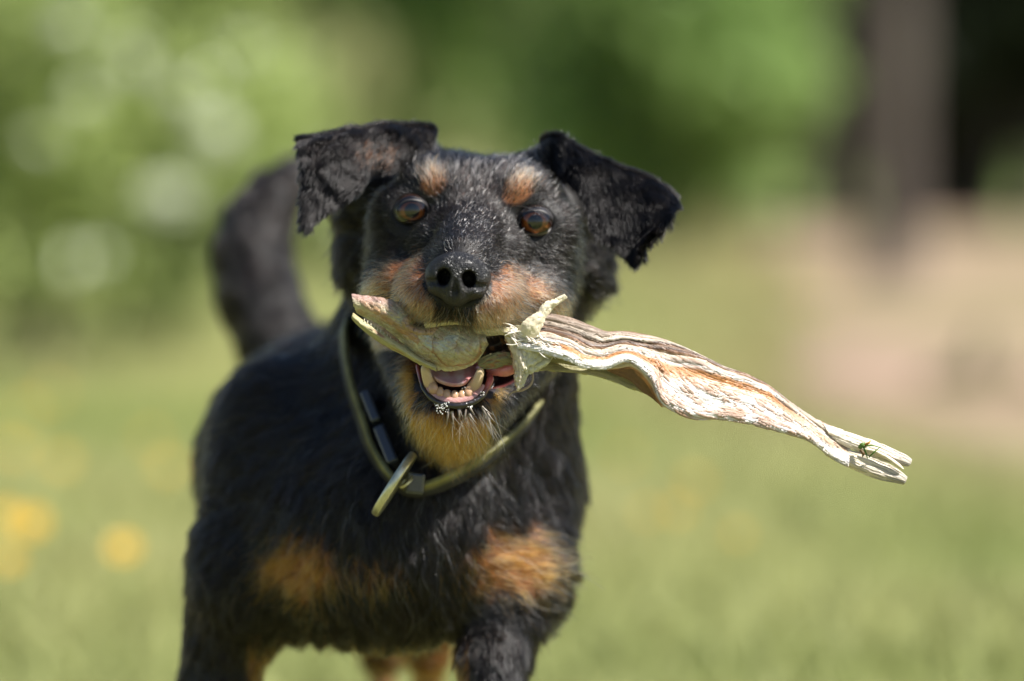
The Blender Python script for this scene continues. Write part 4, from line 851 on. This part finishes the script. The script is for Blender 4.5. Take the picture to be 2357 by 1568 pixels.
# grass
M_grass = mat('grass_blades', attr=True, rough=.55, spec=.3, trans=.35)
rg = np.random.default_rng(2)
def grass(n, y0, y1, hh, wd, name, spread=1.25, x0=None):
    y = y0 * (y1 / y0) ** rg.random(n) if y0 > 0 else rg.uniform(y0, y1, n); x = (rg.random(n) * 2 - 1) * (np.abs(y) * .1333 * spread + .5) if x0 is None else rg.uniform(-x0, x0, n)
    k = ~on_path(x, y); x, y = x[k], y[k]; n = len(x); pt = noise(np.stack([x, y, 0 * x], -1), 1.1, 5); pt2 = noise(np.stack([x, y, 0 * x + 3], -1), 3.1, 6)
    h = hh * rg.uniform(.5, 1.5, n) * (1 + .6 * pt); a = rg.uniform(0, 6.28, n); l = rg.normal(0, .45, (n, 2)) * h[:, None]; wv = wd * rg.uniform(.6, 1.4, n)
    dx, dy = np.cos(a) * wv, np.sin(a) * wv; b = np.stack([x, y, np.full(n, -.01)], 1); V = np.stack([b + np.stack([dx, dy, 0 * x], 1), b - np.stack([dx, dy, 0 * x], 1), b + np.stack([l[:, 0] * .35 - dx * .7, l[:, 1] * .35 - dy * .7, h * .6], 1), b + np.stack([l[:, 0] * .35 + dx * .7, l[:, 1] * .35 + dy * .7, h * .6], 1), b + np.stack([l[:, 0], l[:, 1], h], 1)], 1)
    i = np.arange(n)[:, None] * 5; F = np.concatenate([i + np.array([[0, 1, 2]]), i + np.array([[0, 2, 3]]), i + np.array([[3, 2, 4]])])
    c = mixc(np.array([[.27, .32, .10]]), np.array([[.47, .46, .205]]), np.clip(.45 + pt * .8 + pt2 * .2 + rg.normal(0, .1, n), 0, 1)) * rg.uniform(.85, 1.15, (n, 1))
    dp = np.hypot(x[:, None] - pc[None, ::4, 0], y[:, None] - pc[None, ::4, 1]); ii = dp.argmin(1); q = dp[np.arange(n), ii] / pc[::4][ii, 2]; c = mixc(c, np.array([[.36, .28, .15]]) * rg.uniform(.8, 1.2, (n, 1)), smooth(2.6, .9, q + .5 * pt) * .6)
    o = mesh(name, V.reshape(-1, 3), F, M_grass, None, np.repeat(c, 5, 0), False, world=True); return tag(o, None, None, None, 'stuff')
tag(grass(150000, 2.4, 16, .05, .0022, 'meadow_grass'), 'short sunlit yellow green meadow grass around the dog and beyond it', 'grass')
tag(grass(50000, 14, 45, .09, .010, 'far_meadow_grass', 1.5), 'far blurred meadow grass reaching back to the trees', 'grass')
tag(grass(14000, .8, 2.6, .05, .0025, 'near_grass', 1, .8), 'short grass under the dog\'s feet', 'grass')

# yellow flowers
M_pet = mat('yellow_petal', (.85, .52, .02), rough=.45, trans=.2, noise_amt=.1, noise_scale=90); M_stem = mat('flower_stem', (.13, .2, .04), rough=.6); M_disc = mat('flower_centre', (.6, .30, .02), rough=.8)
def flower_meshes(r_, h):
    me = {}
    th = np.linspace(0, 2 * np.pi, 7, endpoint=False)
    V = np.array([(0, .25, 0), (.25, .6, .05), (.28, .85, .16), (0, 1, .22), (-.28, .85, .16), (-.25, .6, .05)]) * r_; F = [(0, 1, 5), (1, 2, 4, 5), (2, 3, 4)]
    return V, F
def flower(px, py, label, size=.021):
    ang = math.atan((py - 784) / DP) + PITCH; h = size * 2.2 + .05; y = (CAM[2] - h) / math.tan(ang); x = bgx(px, y / math.cos(PITCH))
    o = empty('yellow_flower', (x, y, 0), label, 'flower', 'yellow flowers dotted through the meadow')
    st, sf = tube(np.array([(0, 0, 0), (.003, .002, h * .5), (0, 0, h)]), [.0018, .0015, .0015], 8, 6, ref=(1, 0, 0)); mesh('stem', st + np.array([x, y, 0]), sf, M_stem, o, world=True)
    V, F = flower_meshes(size, h); a0 = rg.uniform(0, 1)
    tilt = Matrix.Rotation(math.radians(45), 4, 'X')
    first = None
    for lay, (m_, sc) in enumerate(((9, 1), (7, .75))):
        for k in range(m_):
            M_ = tilt @ Matrix.Rotation(a0 + lay * .3 + k * 6.283 / m_, 4, 'Z') @ Matrix.Scale(sc, 4)
            if flower.me is None: flower.me = bpy.data.meshes.new('petal'); flower.me.from_pydata([tuple(q) for q in V], [], F); flower.me.materials.append(M_pet)
            p_ = bpy.data.objects.new('petal', flower.me); link(p_, o); p_.matrix_local = Matrix.Translation((0, 0, h)) @ M_ @ Matrix.Scale(size / .02, 4)
    V2, F2 = ellmesh((x, y, h + .003), (size * .3, size * .3, size * .2), 12, 8); mesh('flower_centre', V2, F2, M_disc, o, world=True)
flower.me = None
FL = [(120, 905, 'faint yellow flower higher than the others and a little in from the left edge'), (30, 1035, 'dim yellow flower at the left edge between the upper and lower ones'), (345, 1010, 'faint yellow flower just left of the dog\'s flank'), (1560, 1175, 'faint yellow flower below the middle of the fish, left of the path'), (140, 1062, 'yellow flower in the left meadow, upper right of the pair beside the frame edge'), (72, 1205, 'brightest yellow flower low in the left corner of the meadow'), (8, 1190, 'yellow flower cut by the left frame edge beside the brightest one'), (282, 1262, 'yellow flower nearest the dog\'s front leg on the left'),
      (62, 945, 'faint yellow flower highest up at the left frame edge'), (385, 1075, 'dim yellow flower right beside the dog\'s shoulder on the left'), (20, 1290, 'lowest dim yellow flower at the left frame edge'), (1890, 700, 'pale yellow flower far off above the fish, against the path'),
      (1600, 1110, 'yellow green flower under the middle of the fish'), (1440, 1050, 'dim yellow flower just right of the dog\'s chest under the fish'), (1490, 1180, 'lower dim yellow flower right of the dog\'s chest'), (1700, 1230, 'faint yellow flower below the fish near the path')]
for i, (px, py, lb) in enumerate(FL): flower(px, py, lb, (.014, .015, .012, .011, .015, .020, .018, .018, .015, .014, .014, .018, .012, .010, .009, .009)[i])

# ---- shrubs and trees
M_leaf = mat('leaves', attr=True, rough=.5, spec=.35, trans=.6)
M_leafg = mat('glossy_leaves', attr=True, rough=.3, spec=.5, trans=.3)
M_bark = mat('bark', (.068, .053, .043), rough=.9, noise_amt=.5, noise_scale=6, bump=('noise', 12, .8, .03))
M_barkshade = mat('dark_bark', (.028, .021, .017), rough=.9, noise_amt=.5, noise_scale=6)  # bark darkened to paint in the shade of the wood
def leaves(cs, n, ls, cols, seed):
    """cs: list of clump centres+radii (x,y,z,rx,ry,rz)"""
    r = np.random.default_rng(seed); cs = np.array(cs, float); vol = (cs[:, 3] * cs[:, 4] * cs[:, 5]) ** .66; i = r.choice(len(cs), n, p=vol / vol.sum())
    q = nrm(r.normal(0, 1, (n, 3))) * (r.random(n) ** .35)[:, None]; c = cs[i, :3] + q * cs[i, 3:]; c[:, 2] = np.maximum(c[:, 2], .03)
    a = nrm(r.normal(0, 1, (n, 3)) + np.array([0, -.2, .2])); nn = nrm(r.normal(0, 1, (n, 3)) + np.array([.2, -.2, .9])); b = nrm(np.cross(a, nn)); a = np.cross(nn, b)
    l = ls * r.uniform(.6, 1.4, (n, 1)); V = np.stack([c - a * l, c + b * l * .45 + nn * l * .1, c + a * l, c - b * l * .45 + nn * l * .1], 1)
    F = np.arange(n * 4).reshape(n, 4); tone = np.clip(.5 + .35 * _hash(i, i * 0, i * 0, seed) + r.normal(0, .25, n) - .2, 0, 1)
    C = mixc(np.array([cols[0]]), np.array([cols[1]]), tone); return V.reshape(-1, 3), F, np.repeat(C, 4, 0)
def clumps(c, r, n, cr_, seed):
    g = np.random.default_rng(seed); q = nrm(g.normal(0, 1, (n, 3))) * (g.random(n) ** .3)[:, None] * np.array(r) * .85 + np.array(c); s = cr_ * g.uniform(.6, 1.3, (n, 1)); return np.concatenate([q, s, s, s * .8], 1)
def plant(name, label, cat, c, r, n, ls, cols, seed, group, trunk_r=.05, nc=24, trunk_mat=None, m=None, top=None, limbs=4):
    x, y, z = c; o = empty(name, (x, y, 0), label, cat, group); cl = clumps(c, r, nc, min(r) * .42, seed); g = np.random.default_rng(seed)
    V, F, C = leaves(cl, n, ls, cols, seed); mesh('crown', V, F, m or M_leaf, o, C, False, world=True)
    h = top or z + r[2] * .5; pth = np.array([(x, y, -.05), (x + g.normal(0, .02), y, h * .4), (x + g.normal(0, .1) * r[0], y, h)]); V, F = tube(pth, [trunk_r * 1.3, trunk_r, trunk_r * .35], 14, 10, ref=(0, 1, 0)); t = mesh('trunk', V, F, trunk_mat or M_bark, o, world=True)
    for k in range(limbs):
        e = cl[g.integers(len(cl))][:3]; s0 = np.array([x, y, max(.15, h * g.uniform(.35, .7))]); V, F = tube(np.array([s0, (s0 + e) / 2 + (0, 0, -.03), e]), [trunk_r * .5, trunk_r * .35, trunk_r * .12], 10, 7, ref=(.1, 1, .3)); mesh('limb', V, F, trunk_mat or M_bark, o, world=True)
    return o
LG = [(.20, .26, .08), (.40, .46, .18)]; MG = [(.23, .34, .10), (.38, .52, .19)]; OG = [(.31, .33, .15), (.50, .50, .26)]; DG = [(.010, .018, .007), (.03, .045, .015)]; YG = [(.26, .34, .09), (.48, .56, .22)]  # DG holds the inner shade of the wood in its near-black greens
# left leafy shrubs (pale leaves catch the sun)
plant('leafy_shrub', 'sunlit pale green shrub filling the upper left of the photo', 'shrub', (bgx(120, 8.4), 8.4, .85), (.62, .5, .75), 9000, .030, YG, 41, None, .02, 40, m=M_leafg)
plant('leafy_shrub', 'lower yellow green shrub left of the dog\'s tail', 'shrub', (bgx(400, 9.5), 9.5, .45), (.42, .4, .5), 4500, .030, LG, 42, None, .015, 26, m=M_leafg)
# pale leaf clusters added to the shrub to stand in for sun glints
M_glint = mat('pale_blossom', (.82, .85, .70), rough=.6, trans=.2)
for k, (px, py, y, s_) in enumerate([(495, 312, 7.2, .040), (380, 455, 7.1, .040), (160, 62, 7.4, .028), (415, 215, 7.4, .026), (300, 150, 7.5, .026), (190, 225, 7.4, .022), (230, 590, 7.2, .016), (560, 110, 7.6, .018), (90, 330, 7.4, .018)]):
    an = math.atan((784 - py) / DP) - PITCH; c = np.array([bgx(px, y), y, CAM[2] + math.tan(an) * y]); 
    o = empty('blossom_head', tuple(c), ['large pale blossom head left of the dog\'s ear, upper of two', 'large pale blossom head beside the dog\'s tail, lower of two', 'pale blossom head at the top left of the shrub', 'small pale blossom head just above the two large ones', 'small pale blossom head in the upper middle of the shrub', 'small pale blossom head between shrub top and left edge', 'low pale blossom head far left of the tail', 'pale blossom head highest and farthest right in the shrub', 'dim pale blossom head close to the left frame edge'][k], 'blossom', 'pale blossom heads in the left shrub')
    V, F, C = leaves([(0, 0, 5, s_, s_, s_ * .8)], int(260 * (s_ / .022) ** 2), .009, [(.7, .75, .6), (.85, .88, .75)], 60 + k); V = V[:, :] ; V = V + (c - V.mean(0)); mesh('blossom', V, F, M_glint, o, None, False, world=True)
    st, sf = tube(np.array([c + (0, 0, -.01), c + (.02, .05, -.12), c + (.03, .1, -.3)]), [.002, .002, .003], 8, 5, ref=(1, 0, 0)); mesh('stem', st, sf, M_stem, o, world=True)
gB = 'bushes at the far side of the meadow'
SPEC = [('bush', 'olive brown bush behind the dog\'s tail', (700, 19), 1.3, (1.2, 1.0, 1.5), OG), ('bush', 'bright green rounded bush above the dog\'s right ear', (1560, 15), 1.15, (.60, .6, 1.05), MG),
        ('bush', 'green bush above the gap between the dog\'s ears', (1180, 17), 1.5, (.85, .8, 1.3), MG), ('bush', 'darker green bush behind the bright rounded one', (1400, 20), 1.5, (1.1, 1, 1.4), [(.28, .38, .14), (.44, .54, .23)]),
        ('bush', 'pale olive bush over the dog\'s left ear', (930, 22), 1.6, (1.3, 1, 1.7), OG), ('bush', 'green bush edging the dark wood', (1720, 20), 1.2, (.35, .5, 1.1), MG), ('bush', 'light green bush behind the left shrubs', (330, 20), 1.8, (1.5, 1, 1.9), YG), ('bush', 'green bush far left behind the shrubs', (-100, 18), 1.6, (1.3, 1, 1.7), LG)]
for i, (nm, lb, (px, y), z, r, c_) in enumerate(SPEC): plant(nm, lb, 'bush', (bgx(px, y), y, z), r, 3200, .075, c_, 70 + i, gB, .04, 34)
gT = 'trees of the wood behind the meadow'; rt = np.random.default_rng(8)
k = 0
for px, y, z, r, c_, lb in [(300, 34, 4.5, (3.4, 2.5, 4.3), LG, 'tall light green tree behind the left shrubs'), (1450, 27, 2.6, (1.2, 1.2, 2.6), MG, 'tall green tree left of the dark wood'), (-250, 33, 4.5, (3, 2.5, 4.3), LG, 'tall green tree beyond the left frame edge')]:
    plant('tree', lb, 'tree', (bgx(px, y), y, z), r, 12000, .14, c_, 90 + k, gT, .16, 40, top=6); k += 1
# dark wood on the right: bare lower trunks, shade put into leaf and bark colours
for px, y, tr, lb in [(2045, 15, .088, 'thick grey brown trunk lit by sun at the right'), (1925, 28, .10, 'thin dark trunk left of the thick grey one'), (2180, 31, .13, 'dark trunk right of the thick grey one deep in the wood')]:
    plant('conifer_tree', lb, 'tree', (bgx(px, y), y, 4.6), (1.1, 1.1, 1.8), 1800, .10, DG, 100 + k, gT, tr, 36, M_barkshade if tr != .088 else M_bark, top=7.5); k += 1
for i in range(7):
    px = 1890 + i * 130; y = 30 + (i % 3) * 2.5
    plant('conifer_tree', 'dark low-branched evergreen in the wood, %s' % ['first at its left edge', 'second from its left edge', 'third from its left edge', 'in its middle', 'right of its middle', 'near the right frame edge', 'outermost on the right'][i], 'tree', (bgx(px, y), y, 2.6), (1.5, 1.4, 2.7), 9000, .11, DG, 120 + i, gT, .12, 30, M_barkshade, top=5)
o = plant('bush', 'low green leafy bush on the pink path at the right', 'bush', (bgx(2262, 7.6), 7.6, .03), (.12, .10, .05), 1500, .02, [(.20, .24, .09), (.30, .34, .14)], 140, gB, .008, 8)
